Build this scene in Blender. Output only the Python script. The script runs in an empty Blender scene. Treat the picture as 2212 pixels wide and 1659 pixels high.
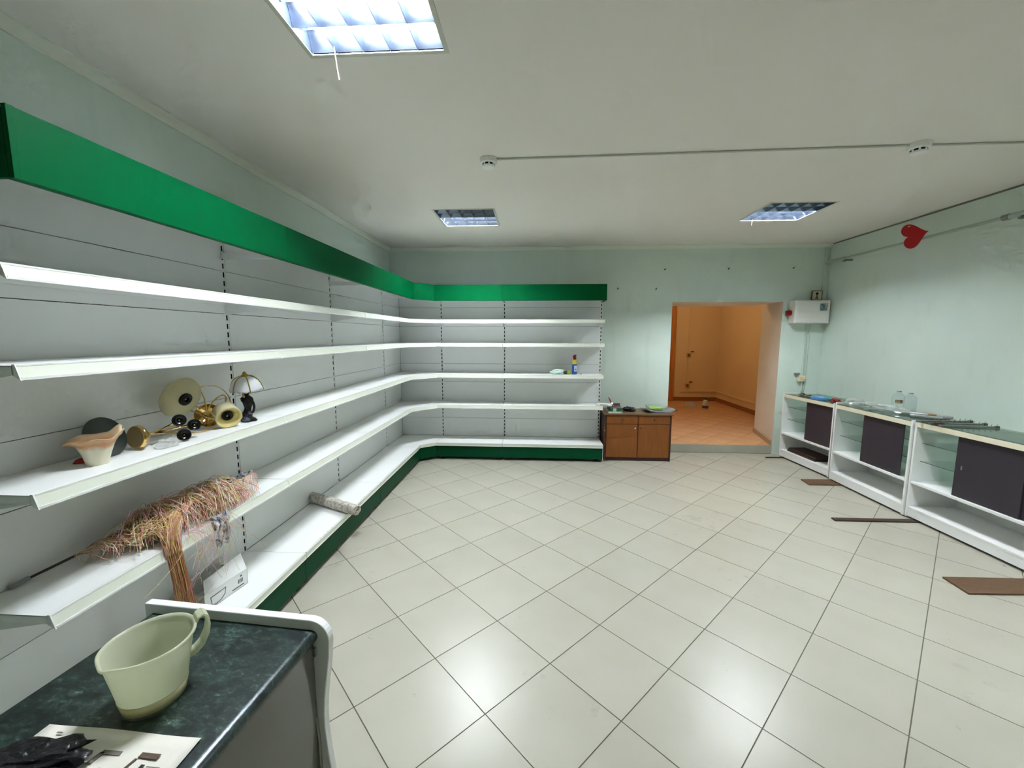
import bpy, bmesh, math, random
from mathutils import Matrix, Vector

# ------------------------------------------------------------------ camera, world, exposure
sc = bpy.context.scene
COL = sc.collection
PI = math.pi
cam_d = bpy.data.cameras.new('camera')
cam_d.sensor_fit = 'HORIZONTAL'; cam_d.sensor_width = 36.0
cam_d.lens = 878.53 / 2212 * 36.0
cam_d.clip_start = 0.02
cam = bpy.data.objects.new('camera', cam_d); COL.objects.link(cam)
yaw, pitch, roll = -0.0576548, 0.1168609, 0.00192
fw = Vector((math.sin(yaw)*math.cos(pitch), math.cos(yaw)*math.cos(pitch), -math.sin(pitch)))
rt = Vector((math.cos(yaw), -math.sin(yaw), 0)); up = rt.cross(fw)
r2 = rt*math.cos(roll) + up*math.sin(roll); u2 = up*math.cos(roll) - rt*math.sin(roll)
M = Matrix((r2, u2, -fw)).transposed().to_4x4(); M.translation = (0, 0, 1.57982)
cam.matrix_world = M
sc.camera = cam
world = bpy.data.worlds.new('world'); sc.world = world; world.use_nodes = True
world.node_tree.nodes['Background'].inputs[0].default_value = (0.6, 0.75, 0.8, 1)
world.node_tree.nodes['Background'].inputs[1].default_value = 0.0
sc.view_settings.view_transform = 'Standard'; sc.view_settings.look = 'None'
sc.view_settings.gamma = 1.0; sc.view_settings.use_curve_mapping = False
sc.view_settings.exposure = 3.58
TUBE_STRENGTH = 62.0
BULB_STRENGTH = 24.0
try:
    sc.cycles.use_denoising = True
    sc.cycles.max_bounces = 7; sc.cycles.diffuse_bounces = 5; sc.cycles.glossy_bounces = 3
    sc.cycles.use_adaptive_sampling = True; sc.cycles.adaptive_threshold = 0.05; sc.cycles.adaptive_min_samples = 16
    sc.cycles.transparent_max_bounces = 16; sc.cycles.transmission_bounces = 8
    sc.cycles.sample_clamp_indirect = 2.5
    sc.cycles.caustics_refractive = False
except Exception:
    pass
random.seed(11)

# ------------------------------------------------------------------ materials
def lin(c):
    c = c/255.0
    return c/12.92 if c <= 0.04045 else ((c+0.055)/1.055)**2.4
def rgb(r, g, b): return (lin(r), lin(g), lin(b), 1)
MATS = {}
def mat(name, col, rough=0.6, metal=0.0, var=0.0, vscale=4.0, col2=None, bump=0.0, bscale=40.0,
        trans=0.0, ior=1.45, coat=0.0, emit=None, estr=0.0, spec=0.5, detail=4.0, rnd=0.0, alpha=1.0, sss=0.0, stretch=None):
    if name in MATS: return MATS[name]
    m = bpy.data.materials.new(name); m.use_nodes = True
    nt = m.node_tree; n = nt.nodes; l = nt.links
    b = n['Principled BSDF']
    b.inputs['Base Color'].default_value = col
    b.inputs['Roughness'].default_value = rough; b.inputs['Metallic'].default_value = metal
    b.inputs['IOR'].default_value = ior; b.inputs['Specular IOR Level'].default_value = spec
    b.inputs['Transmission Weight'].default_value = trans; b.inputs['Coat Weight'].default_value = coat
    b.inputs['Alpha'].default_value = alpha
    if sss: b.inputs['Subsurface Weight'].default_value = sss; b.inputs['Subsurface Radius'].default_value = (0.02, 0.02, 0.015)
    if emit: b.inputs['Emission Color'].default_value = emit; b.inputs['Emission Strength'].default_value = estr
    vec = None
    if var > 0 or col2 is not None or bump > 0:
        tc = n.new('ShaderNodeTexCoord'); vec = tc.outputs['Object']
        if stretch:
            mp = n.new('ShaderNodeMapping'); mp.inputs['Scale'].default_value = stretch
            l.new(vec, mp.inputs['Vector']); vec = mp.outputs['Vector']
    last = None
    if var > 0 or col2 is not None:
        nz = n.new('ShaderNodeTexNoise'); nz.inputs['Scale'].default_value = vscale; nz.inputs['Detail'].default_value = detail
        l.new(vec, nz.inputs['Vector'])
        rp = n.new('ShaderNodeValToRGB')
        rp.color_ramp.elements[0].position = 0.35; rp.color_ramp.elements[1].position = 0.68
        c2 = col2 if col2 is not None else tuple(x*(1-var) for x in col[:3]) + (1,)
        rp.color_ramp.elements[0].color = c2; rp.color_ramp.elements[1].color = col
        l.new(nz.outputs['Fac'], rp.inputs['Fac']); l.new(rp.outputs['Color'], b.inputs['Base Color'])
        last = rp.outputs['Color']
    if rnd > 0:
        oi = n.new('ShaderNodeObjectInfo'); hs = n.new('ShaderNodeHueSaturation')
        mr = n.new('ShaderNodeMapRange'); mr.inputs['To Min'].default_value = 1-rnd; mr.inputs['To Max'].default_value = 1+rnd
        l.new(oi.outputs['Random'], mr.inputs['Value']); l.new(mr.outputs['Result'], hs.inputs['Value'])
        if last is not None: l.new(last, hs.inputs['Color'])
        else: hs.inputs['Color'].default_value = col
        l.new(hs.outputs['Color'], b.inputs['Base Color'])
    if bump > 0:
        nb = n.new('ShaderNodeTexNoise'); nb.inputs['Scale'].default_value = bscale; nb.inputs['Detail'].default_value = 6
        l.new(vec, nb.inputs['Vector'])
        bp = n.new('ShaderNodeBump'); bp.inputs['Strength'].default_value = bump; bp.inputs['Distance'].default_value = 0.01
        l.new(nb.outputs['Fac'], bp.inputs['Height']); l.new(bp.outputs['Normal'], b.inputs['Normal'])
    MATS[name] = m
    return m
def pane_mat(name, tint=(0.95, 0.98, 0.965, 1), refl=0.04, rough=0.02):
    """thin sheet glass: mostly see-through with a mirror sheen growing at grazing angles"""
    m = bpy.data.materials.new(name); m.use_nodes = True
    n = m.node_tree.nodes; l = m.node_tree.links; n.clear()
    o = n.new('ShaderNodeOutputMaterial'); mx = n.new('ShaderNodeMixShader')
    t = n.new('ShaderNodeBsdfTransparent'); t.inputs[0].default_value = tint
    g = n.new('ShaderNodeBsdfGlossy'); g.inputs['Roughness'].default_value = rough
    f = n.new('ShaderNodeLayerWeight'); f.inputs[0].default_value = 0.5
    pw = n.new('ShaderNodeMath'); pw.operation = 'POWER'; pw.inputs[1].default_value = 4.0
    a = n.new('ShaderNodeMath'); a.operation = 'MULTIPLY_ADD'; a.inputs[1].default_value = 0.7; a.inputs[2].default_value = refl; a.use_clamp = True
    l.new(f.outputs['Facing'], pw.inputs[0]); l.new(pw.outputs[0], a.inputs[0]); l.new(a.outputs[0], mx.inputs[0])
    l.new(t.outputs[0], mx.inputs[1]); l.new(g.outputs[0], mx.inputs[2]); l.new(mx.outputs[0], o.inputs[0])
    MATS[name] = m
    return m

def wall_mat():
    """mint emulsion with faint streaky stains and scuffs"""
    m = mat('mint_paint', rgb(212, 226, 217), 0.55, var=0.07, vscale=1.7, bump=0.05, bscale=90)
    nt = m.node_tree; n = nt.nodes; l = nt.links
    ramp = [x for x in n if x.type == 'VALTORGB'][0]
    tc = [x for x in n if x.type == 'TEX_COORD'][0]
    mp = n.new('ShaderNodeMapping'); mp.inputs['Scale'].default_value = (3.0, 3.0, 0.7)
    nz = n.new('ShaderNodeTexNoise'); nz.inputs['Scale'].default_value = 3.0; nz.inputs['Detail'].default_value = 6
    l.new(tc.outputs['Object'], mp.inputs['Vector']); l.new(mp.outputs['Vector'], nz.inputs['Vector'])
    r = n.new('ShaderNodeValToRGB'); r.color_ramp.elements[0].position = 0.58; r.color_ramp.elements[1].position = 0.75
    r.color_ramp.elements[0].color = (0, 0, 0, 1); r.color_ramp.elements[1].color = (0.35, 0.35, 0.35, 1)
    l.new(nz.outputs['Fac'], r.inputs['Fac'])
    mx = n.new('ShaderNodeMixRGB'); mx.inputs['Color2'].default_value = rgb(190, 206, 194)
    l.new(r.outputs['Color'], mx.inputs['Fac']); l.new(ramp.outputs['Color'], mx.inputs['Color1'])
    l.new(mx.outputs['Color'], n['Principled BSDF'].inputs['Base Color'])
    return m
MINT = wall_mat()
CEIL = mat('ceiling_paint', rgb(232, 229, 223), 0.75, var=0.03, vscale=1.2)
CORN = mat('cornice_paint', rgb(222, 226, 214), 0.6)
PLASTER = mat('white_plaster', rgb(226, 220, 210), 0.65, var=0.06, vscale=2.5)
PEACH = mat('peach_paint', rgb(226, 200, 160), 0.7, var=0.05, vscale=1.5)
def tile_mat(name, c, c2, rough, rnd):
    """glazed tile, faint mottling, grey scuff marks, a touch of tone per tile"""
    m = mat(name, c, rough, col2=c2, vscale=2.2, detail=5, rnd=rnd)
    nt = m.node_tree; n = nt.nodes; l = nt.links
    hs = [x for x in n if x.type == 'HUE_SAT'][0]
    tc = [x for x in n if x.type == 'TEX_COORD'][0]
    geo = n.new('ShaderNodeNewGeometry')
    nz = n.new('ShaderNodeTexNoise'); nz.inputs['Scale'].default_value = 9.0; nz.inputs['Detail'].default_value = 5; nz.inputs['Roughness'].default_value = 0.7
    l.new(geo.outputs['Position'], nz.inputs['Vector'])
    nz2 = n.new('ShaderNodeTexNoise'); nz2.inputs['Scale'].default_value = 0.9
    l.new(geo.outputs['Position'], nz2.inputs['Vector'])
    mu = n.new('ShaderNodeMath'); mu.operation = 'MULTIPLY'
    l.new(nz.outputs['Fac'], mu.inputs[0]); l.new(nz2.outputs['Fac'], mu.inputs[1])
    r = n.new('ShaderNodeValToRGB'); r.color_ramp.elements[0].position = 0.35; r.color_ramp.elements[1].position = 0.45
    r.color_ramp.elements[0].color = (0, 0, 0, 1); r.color_ramp.elements[1].color = (0.55, 0.55, 0.55, 1)
    l.new(mu.outputs[0], r.inputs['Fac'])
    mx = n.new('ShaderNodeMixRGB'); mx.inputs['Color2'].default_value = tuple(x*0.62 for x in c[:3]) + (1,)
    l.new(r.outputs['Color'], mx.inputs['Fac']); l.new(hs.outputs['Color'], mx.inputs['Color1'])
    l.new(mx.outputs['Color'], n['Principled BSDF'].inputs['Base Color'])
    rr = n.new('ShaderNodeMapRange'); rr.inputs['To Min'].default_value = rough-0.04; rr.inputs['To Max'].default_value = rough+0.10
    l.new(nz.outputs['Fac'], rr.inputs['Value']); l.new(rr.outputs['Result'], n['Principled BSDF'].inputs['Roughness'])
    return m
TILE = tile_mat('floor_tile_glaze', rgb(174, 171, 157), rgb(168, 165, 151), 0.27, 0.025)
TILE2 = tile_mat('terracotta_tile', rgb(210, 166, 126), rgb(196, 152, 112), 0.4, 0.05)
GROUT = mat('grout', rgb(112, 108, 98), 0.9, var=0.3, vscale=12)
GROUT2 = mat('grout_terracotta', rgb(150, 110, 80), 0.9)
STEPM = mat('step_concrete', rgb(176, 172, 156), 0.6, var=0.1, vscale=6)
WHITE = mat('white_enamel', rgb(238, 240, 239), 0.38, var=0.04, vscale=3)
PANEL = mat('panel_enamel', rgb(234, 237, 236), 0.42, var=0.03, vscale=2.5)
RAIL = mat('price_rail_plastic', rgb(222, 226, 212), 0.3, coat=0.3)
RAILW = mat('rail_end_white', rgb(240, 242, 240), 0.3)
GREEN = mat('green_lacquer', rgb(0, 80, 41), 0.4, spec=0.06)
DGREEN = mat('plinth_green', rgb(0, 62, 34), 0.4, spec=0.12)
BLACK = mat('black_plastic', rgb(9, 8, 8), 0.3, spec=0.35)
DARK = mat('dark_gap', rgb(26, 26, 25), 0.8)
CREAM = mat('cream_edge', rgb(232, 224, 200), 0.45, var=0.05, vscale=10)
CHARCOAL = mat('charcoal_laminate', rgb(50, 45, 54), 0.42, var=0.06, vscale=8)
ALU = mat('bright_aluminium', rgb(160, 172, 192), 0.21, metal=1.0)
GREYM = mat('grey_metal', rgb(140, 146, 142), 0.35, metal=0.8)
PIPE = mat('pipe_paint', rgb(166, 178, 170), 0.5)
BRASS = mat('brass', rgb(226, 190, 120), 0.13, metal=1.0)
BRONZE = mat('dark_bronze', rgb(34, 33, 34), 0.16, metal=0.5, bump=0.6, bscale=120)
RED = mat('red_plastic', rgb(196, 22, 18), 0.35)
GLASS = pane_mat('clear_pane')
GLASSD = pane_mat('counter_glass', (0.62, 0.72, 0.67, 1), 0.08)
BOTTLE = pane_mat('clear_plastic', (0.95, 0.97, 0.98, 1), 0.04, 0.05)
TUBEON = mat('tube_lit', rgb(240, 248, 255), 0.5, emit=(0.94, 0.985, 1.0, 1), estr=TUBE_STRENGTH)
TUBEOFF = mat('tube_unlit', rgb(236, 238, 236), 0.35)

# ------------------------------------------------------------------ mesh helpers
class MB:
    def __init__(s): s.v = []; s.f = []; s.m = []
    def add(s, vs, fs, m=0):
        o = len(s.v); s.v += [tuple(v) for v in vs]
        s.f += [tuple(i+o for i in f) for f in fs]; s.m += [m]*len(fs)
        return s
    def box(s, x0, x1, y0, y1, z0, z1, m=0):
        return s.add([(x0,y0,z0),(x1,y0,z0),(x1,y1,z0),(x0,y1,z0),(x0,y0,z1),(x1,y0,z1),(x1,y1,z1),(x0,y1,z1)],
                     [(3,2,1,0),(4,5,6,7),(0,1,5,4),(1,2,6,5),(2,3,7,6),(3,0,4,7)], m)
    def prism(s, poly, z0, z1, m=0, fn=None):
        """poly: list of 2D points; fn maps (a, b, h) to xyz (default x, y, z)"""
        fn = fn or (lambda a, b, h: (a, b, h))
        n = len(poly)
        vs = [fn(a, b, z0) for a, b in poly] + [fn(a, b, z1) for a, b in poly]
        fs = [tuple(range(n-1, -1, -1)), tuple(range(n, 2*n))] + [(i, (i+1) % n, n+(i+1) % n, n+i) for i in range(n)]
        return s.add(vs, fs, m)
    def tube(s, pts, r, n=8, m=0, caps=True):
        pts = [Vector(p) for p in pts]; k = len(pts)
        rs = r if isinstance(r, (list, tuple)) else [r]*k
        t0 = (pts[1]-pts[0]).normalized()
        nrm = t0.orthogonal().normalized(); vs = []
        for i, p in enumerate(pts):
            t = (pts[min(i+1, k-1)] - pts[max(i-1, 0)])
            t = t.normalized() if t.length > 1e-9 else t0
            nrm = (nrm - t*nrm.dot(t))
            nrm = nrm.normalized() if nrm.length > 1e-6 else t.orthogonal().normalized()
            b = t.cross(nrm)
            for j in range(n):
                a = 2*PI*j/n; vs.append(p + (nrm*math.cos(a)+b*math.sin(a))*rs[i])
        fs = [(i*n+j, i*n+(j+1) % n, (i+1)*n+(j+1) % n, (i+1)*n+j) for i in range(k-1) for j in range(n)]
        if caps: fs += [tuple(range(n-1, -1, -1)), tuple(range((k-1)*n, k*n))]
        return s.add(vs, fs, m)
    def lathe(s, prof, n=24, M=None, m=0, cap0=True, cap1=True, warp=None):
        M = M or Matrix(); vs = []; k = len(prof)
        for i, (r, z) in enumerate(prof):
            for j in range(n):
                a = 2*PI*j/n; rr, zz = r, z
                if warp: rr, zz = warp(a, i, r, z)
                vs.append(M @ Vector((rr*math.cos(a), rr*math.sin(a), zz)))
        fs = [(i*n+j, i*n+(j+1) % n, (i+1)*n+(j+1) % n, (i+1)*n+j) for i in range(k-1) for j in range(n)]
        if cap0: fs.append(tuple(range(n-1, -1, -1)))
        if cap1: fs.append(tuple(range((k-1)*n, k*n)))
        return s.add(vs, fs, m)
    def grid(s, fn, nu, nv, m=0):
        vs = [fn(i/nu, j/nv) for j in range(nv+1) for i in range(nu+1)]
        fs = [(j*(nu+1)+i, j*(nu+1)+i+1, (j+1)*(nu+1)+i+1, (j+1)*(nu+1)+i) for j in range(nv) for i in range(nu)]
        return s.add(vs, fs, m)
    def xf(s, M): s.v = [tuple(M @ Vector(v)) for v in s.v]; return s
    def mesh(s, name, mats, smooth=False, fix=True):
        me = bpy.data.meshes.new(name); me.from_pydata(s.v, [], s.f)
        for mm in (mats if isinstance(mats, (list, tuple)) else [mats]): me.materials.append(mm)
        for p, i in zip(me.polygons, s.m): p.material_index = i
        if fix:
            bm = bmesh.new(); bm.from_mesh(me); bmesh.ops.recalc_face_normals(bm, faces=bm.faces); bm.to_mesh(me); bm.free()
        if smooth:
            me.polygons.foreach_set('use_smooth', [True]*len(me.polygons))
            if smooth != 'full':
                try: me.set_sharp_from_angle(angle=math.radians(38))
                except Exception: pass
        me.update(); return me
    def build(s, name, mats, parent=None, smooth=False, bevel=0.0, solid=0.0, fix=True, at=None):
        o = bpy.data.objects.new(name, s.mesh(name, mats, smooth, fix)); COL.objects.link(o)
        if parent: o.parent = parent
        if at: o.location = at
        if solid:
            md = o.modifiers.new('solid', 'SOLIDIFY'); md.thickness = solid; md.offset = 0
        if bevel:
            md = o.modifiers.new('bevel', 'BEVEL'); md.width = bevel; md.segments = 2; md.limit_method = 'ANGLE'
        return o
def tag(o, label, cat, group=None):
    o['label'] = label; o['category'] = cat
    if group: o['group'] = group
    return o
def thing(name, loc, label, cat, rz=0, group=None):
    o = bpy.data.objects.new(name, None); COL.objects.link(o)
    o.empty_display_size = 0.05; o.location = loc; o.rotation_euler = (0, 0, rz)
    return tag(o, label, cat, group)
def struct(o): o['kind'] = 'structure'; return o
def link_child(me, name, parent, loc=(0, 0, 0), rot=None):
    o = bpy.data.objects.new(name, me); COL.objects.link(o); o.parent = parent; o.location = loc
    if rot: o.rotation_euler = rot
    return o
def copy_tree(o, parent=None):
    c = o.copy(); COL.objects.link(c); c.parent = parent
    for ch in list(o.children): copy_tree(ch, c)
    return c
def axis_to(p, d, upv=(0, 0, 1)):
    """matrix placing local z along d at p"""
    q = Vector(d).normalized().to_track_quat('Z', 'Y')
    return Matrix.Translation(Vector(p)) @ q.to_matrix().to_4x4()
def bez(p0, p1, p2, p3, n):
    P = [Vector(p) for p in (p0, p1, p2, p3)]; out = []
    for i in range(n+1):
        t = i/n; a = 1-t
        out.append(P[0]*a**3 + P[1]*3*a*a*t + P[2]*3*a*t*t + P[3]*t**3)
    return out

# ------------------------------------------------------------------ the room
XL, XR, YB, YR, ZC = -2.0, 3.75, 5.575, -2.3, 2.755
DX0, DX1, DZ = 1.80, 3.21, 2.035          # doorway
STEP = 0.115
YB2 = 6.38                                # rear face of the thick wall
# floor slab (the grout) with tiles laid diagonally
fl = struct(MB().box(XL, XR, YR, YB, -0.06, -0.003).build('floor', GROUT))
def clip(poly, a, b, c):
    out = []
    for i in range(len(poly)):
        p, q = poly[i], poly[(i+1) % len(poly)]
        dp, dq = a*p[0]+b*p[1]-c, a*q[0]+b*q[1]-c
        if dp >= 0: out.append(p)
        if (dp >= 0) != (dq >= 0):
            t = dp/(dp-dq); out.append((p[0]+(q[0]-p[0])*t, p[1]+(q[1]-p[1])*t))
    return out
def area(P): return abs(sum(P[i][0]*P[(i+1) % len(P)][1]-P[(i+1) % len(P)][0]*P[i][1] for i in range(len(P))))/2
def lay_tiles(parent, size, gap, phi, org, x0, x1, y0, y1, ztop, thick, m, limit, view):
    ea = (math.cos(phi), math.sin(phi)); eb = (math.sin(phi), -math.cos(phi))
    h = (size-gap)/2
    full = [(-h, -h), (h, -h), (h, h), (-h, h)]
    base = MB().prism([(-h+.001, -h+.001), (h-.001, -h+.001), (h-.001, h-.001), (-h+.001, h-.001)], -.0006, 0)
    base = MB()
    c1 = [(ea[0]*a+eb[0]*b, ea[1]*a+eb[1]*b) for a, b in full]
    fm = MB().prism(c1, -thick, 0).mesh('tile', m)
    todo = []
    for i in range(-40, 41):
        for j in range(-40, 41):
            cx = org[0]+((i+.5)*ea[0]+(j+.5)*eb[0])*size; cy = org[1]+((i+.5)*ea[1]+(j+.5)*eb[1])*size
            if cx < x0-size or cx > x1+size or cy < y0-size or cy > y1+size: continue
            P = [(p[0]+cx, p[1]+cy) for p in c1]
            a0 = area(P)
            for a, b, c in ((1, 0, x0), (-1, 0, -x1), (0, 1, y0), (0, -1, -y1)):
                if P: P = clip(P, a, b, c)
            if len(P) < 3 or area(P) < 0.0006: continue
            if cy < YB2-.15 and cy > YB and not (DX0-.15 < cx < 3.42): continue
            todo.append((view(cx, cy), cx, cy, P, area(P) > a0*0.999))
    todo.sort(key=lambda t: t[0])
    rest = MB()
    for k, (_, cx, cy, P, whole) in enumerate(todo):
        if k < limit:
            if whole: link_child(fm, 'tile', parent, (cx, cy, ztop))
            else:
                MB().prism([(p[0]-cx, p[1]-cy) for p in P], -thick, 0).build('tile', m, parent, at=(cx, cy, ztop))
        else: rest.prism(P, ztop-thick, ztop)
    if rest.v:
        o = rest.build('tile_remainder', m, parent); o['kind'] = 'stuff'
lay_tiles(fl, 0.40, 0.0045, 0.788594, (-3.32985*0.4, 5.22854*0.4), XL, XR, YR, YB, 0.0, 0.006, TILE, 292,
          lambda x, y: (100 if y < 0.9 or x < -1.5 or abs(x) > 1.35*y+0.6 else 0) + math.hypot(x, y))

# left, right and rear walls
struct(MB().box(XL-.12, XL, YR-.12, YB, 0, ZC).build('wall_left', MINT))
struct(MB().box(XR, XR+.12, YR-.12, YB, 0, ZC).build('wall_right', MINT))
struct(MB().box(XL, XR, YR-.12, YR, 0, ZC).build('wall_rear', MINT))
# thick back wall with the doorway: mint face, white plastered reveals
wb = MB()
wb.box(XL-.12, DX0, YB, YB2, 0, ZC)
wb.box(DX0, DX1, YB, YB2, DZ, ZC)
wb.prism([(DX1, YB), (XR+.5, YB), (XR+.5, YB2), (3.385, YB2)], 0, ZC)
# faces that do not look into the shop carry plaster
wbo = wb.build('wall_back', [MINT, PLASTER])
for p in wbo.data.polygons:
    if abs(p.normal.y + 1) > 0.02: p.material_index = 1
    if p.normal.z < -0.9 and abs(p.center.z-DZ) < .01: p.material_index = 1
struct(wbo)
# step and raised floor of the back room
sf = struct(MB().box(DX0-1.3, 4.13, YB2, 9.48, -0.02, STEP-.004).build('floor_back_room', GROUT2))
struct(MB().prism([(DX0, YB+.004), (DX1, YB+.004), (3.385, YB2), (DX0, YB2)], 0, STEP-.0035).build('floor_step', STEPM, bevel=.003))
lay_tiles(sf, 0.30, 0.005, 0.788594, (2.2, 6.9), DX0-1.3, 4.13, YB+.006, 9.48, STEP, 0.003, TILE2, 170, lambda x, y: abs(x-0.42*y)+0.01*y)
struct(MB().box(4.13, 4.25, YB2, 9.6, 0, ZC).build('wall_back_room_right', PEACH))
struct(MB().box(DX0-1.42, DX0-1.3, YB2, 9.6, 0, ZC).build('wall_back_room_left', PEACH))
struct(MB().box(DX0-1.3, 4.13, 9.48, 9.6, 0, ZC).build('wall_back_room_far', PEACH))
struct(MB().box(DX0-1.42, 4.25, YB2, 9.6, ZC, ZC+.1).build('ceiling_back_room', CEIL))
SKIRT = mat('brown_skirting', rgb(150, 96, 56), 0.5)
struct(MB().box(DX0-1.3, 4.13, 9.462, 9.48, STEP, STEP+.085).build('baseboard_back_room', SKIRT))
struct(MB().box(4.112, 4.13, YB2, 9.46, STEP, STEP+.085).build('baseboard_back_room_right', SKIRT))
struct(MB().prism([(3.205, YB+.02), (3.385-.005, YB2), (3.385-.017, YB2), (3.193, YB+.02)], STEP, STEP+.07).build('baseboard_reveal', mat('reveal_skirting', rgb(176, 150, 120), .5)))
# door frame seen at the left of the back room
OAK = mat('orange_wood', rgb(196, 126, 62), 0.45, var=0.2, vscale=6, stretch=(8, 8, 1))
dr = thing('door_1', (2.62, 9.47, STEP), 'orange wooden door and frame on the far wall of the back room', 'door'); struct(dr); del dr['category']
MB().box(.44, .54, -.03, .008, 0, 2.06).build('door_frame', OAK, dr, bevel=.004)
MB().box(-.54, -.44, -.03, .008, 0, 2.06).build('door_frame', OAK, dr, bevel=.004)
MB().box(-.54, .54, -.03, .008, 2.06, 2.15).build('door_frame', OAK, dr, bevel=.004)
MB().box(-.44, .44, -.012, .008, 0, 2.06).build('door_leaf', OAK, dr)

LAMPS = [(-0.668, 1.532), (-0.687, 4.21), (2.35, 4.165), (2.35, 1.515)]
HW = 0.298
# ceiling with openings for the recessed lights
xs = sorted({XL, XR} | {l[0]+s*(HW-.012) for l in LAMPS for s in (-1, 1)})
ys = sorted({YR, YB} | {l[1]+s*(HW-.012) for l in LAMPS for s in (-1, 1)})
cm = MB()
for i in range(len(xs)-1):
    for j in range(len(ys)-1):
        cx, cy = (xs[i]+xs[i+1])/2, (ys[j]+ys[j+1])/2
        if any(abs(cx-l[0]) < HW-.012 and abs(cy-l[1]) < HW-.012 for l in LAMPS): continue
        cm.add([(xs[i], ys[j], ZC), (xs[i], ys[j+1], ZC), (xs[i+1], ys[j+1], ZC), (xs[i+1], ys[j], ZC)], [(0, 1, 2, 3)])
cm.box(XL-.12, XR+.12, YR-.12, YB2, ZC+.16, ZC+.2)
ceil = struct(cm.build('ceiling', CEIL, fix=False))
# cornice strips
cp = [(0, 0), (.045, 0), (.045, -.008), (.03, -.016), (.014, -.034), (.010, -.045), (0, -.045)]
struct(MB().prism(cp, YR, YB, fn=lambda a, b, h: (XL+a, h, ZC+b)).build('trim_1', CORN, smooth=True))
struct(MB().prism(cp, XL, XR, fn=lambda a, b, h: (h, YB-a, ZC+b)).build('trim_2', CORN, smooth=True))

struct(MB().tube([(XR-.006, YR, ZC-.008), (XR-.006, YB-.05, ZC-.008)], .007, 6).build('joint_shadow_line', mat('joint_shadow_grey', rgb(120, 128, 118), .7), smooth=True))  # grey tube standing in for the shadow gap along the right ceiling joint
# ------------------------------------------------------------------ recessed louvre lights
def ceiling_light(x, y, label, cord=0.0, n_on=2):
    t = thing('ceiling_light', (x, y, ZC), label, 'ceiling light', group='recessed louvre ceiling lights')
    w = HW
    hb = MB()   # housing, open below
    a = w-.013
    hb.box(-a, a, -a, a, .104, .11)
    for s in (-1, 1):
        hb.box(s*a-.003, s*a+.003, -a, a, 0.001, .11); hb.box(-a, a, s*a-.003, s*a+.003, 0.001, .11)
    hb.build('housing', ALU, t)
    fr = MB()
    for s in (-1, 1):
        fr.box(min(s*w, s*(w-.02)), max(s*w, s*(w-.02)), -w, w, -.003, 0.0)
        fr.box(-w+.02, w-.02, min(s*w, s*(w-.02)), max(s*w, s*(w-.02)), -.003, 0.0)
    fr.build('frame', mat('lamp_frame', rgb(196, 198, 186), .4), t, bevel=.002)
    pitch_ = 2*(a-.006)/4
    for k in range(4):
        yc = -a+.006+pitch_*(k+.5)
        lit = k >= 4-n_on
        MB().tube([(-a+.03, yc, .066), (a-.03, yc, .066)], .013, 14).build('tube', TUBEON if lit else TUBEOFF, t, smooth=True)
        for s in (-1, 1):
            MB().tube([(s*(a-.004), yc, .066), (s*(a-.032), yc, .066)], .0155, 12).build('tube_holder', RAILW, t, smooth=True)
        # curved reflector over each tube
        def rf(u, v, yc=yc):
            q = (u-.5)*2; return (-a+.004+(2*a-.008)*v, yc+q*pitch_/2*0.99, .006+.088*(1-abs(q)**2.6))
        MB().grid(rf, 12, 1).build('reflector', ALU, t, smooth='full', fix=False)
    nb = 4
    for k in range(nb):
        bx = -a + 2*a*(k+1)/(nb+1)
        bl = MB().prism([(-.0015, .0), (.0015, .0), (.009, .046), (-.009, .046)], -a+.006, a-.006, fn=lambda p, q, h: (bx+p, h, q))
        bl.build('louvre_blade', ALU, t)
    if cord:
        pts = bez((-.170, a-.05, .03), (-.170, a-.03, -.02), (-.171, a-.02, -cord*.7), (-.165, a-.015, -cord), 10)
        MB().tube(pts, .0018, 6).build('pull_cord', RAILW, t, smooth=True)
    return t
ceiling_light(*LAMPS[0], 'big louvre ceiling light at the top edge with a long white cord hanging', cord=.105)
ceiling_light(*LAMPS[1], 'louvre ceiling light left of the room, in front of the mint back wall')
ceiling_light(*LAMPS[2], 'louvre ceiling light on the right, near the doorway, with a short cord', cord=.05)
ceiling_light(*LAMPS[3], 'louvre ceiling light over the right hand side nearest the viewer')
# warm bulb in the back room
bl = thing('ceiling_bulb', (2.3, 7.9, ZC), 'bare warm bulb on the back room ceiling', 'light bulb')
MB().tube([(0, 0, 0), (0, 0, -.12)], .012, 8).build('socket', BLACK, bl, smooth=True)
MB().lathe([(.012, -.12), (.03, -.145), (.042, -.18), (.036, -.21), (.018, -.226), (.001, -.229)], 16, cap0=True).build('bulb', mat('bulb_glow', rgb(255, 214, 150), .5, emit=(1.0, 0.71, 0.36, 1), estr=BULB_STRENGTH), bl, smooth=True)

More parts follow.
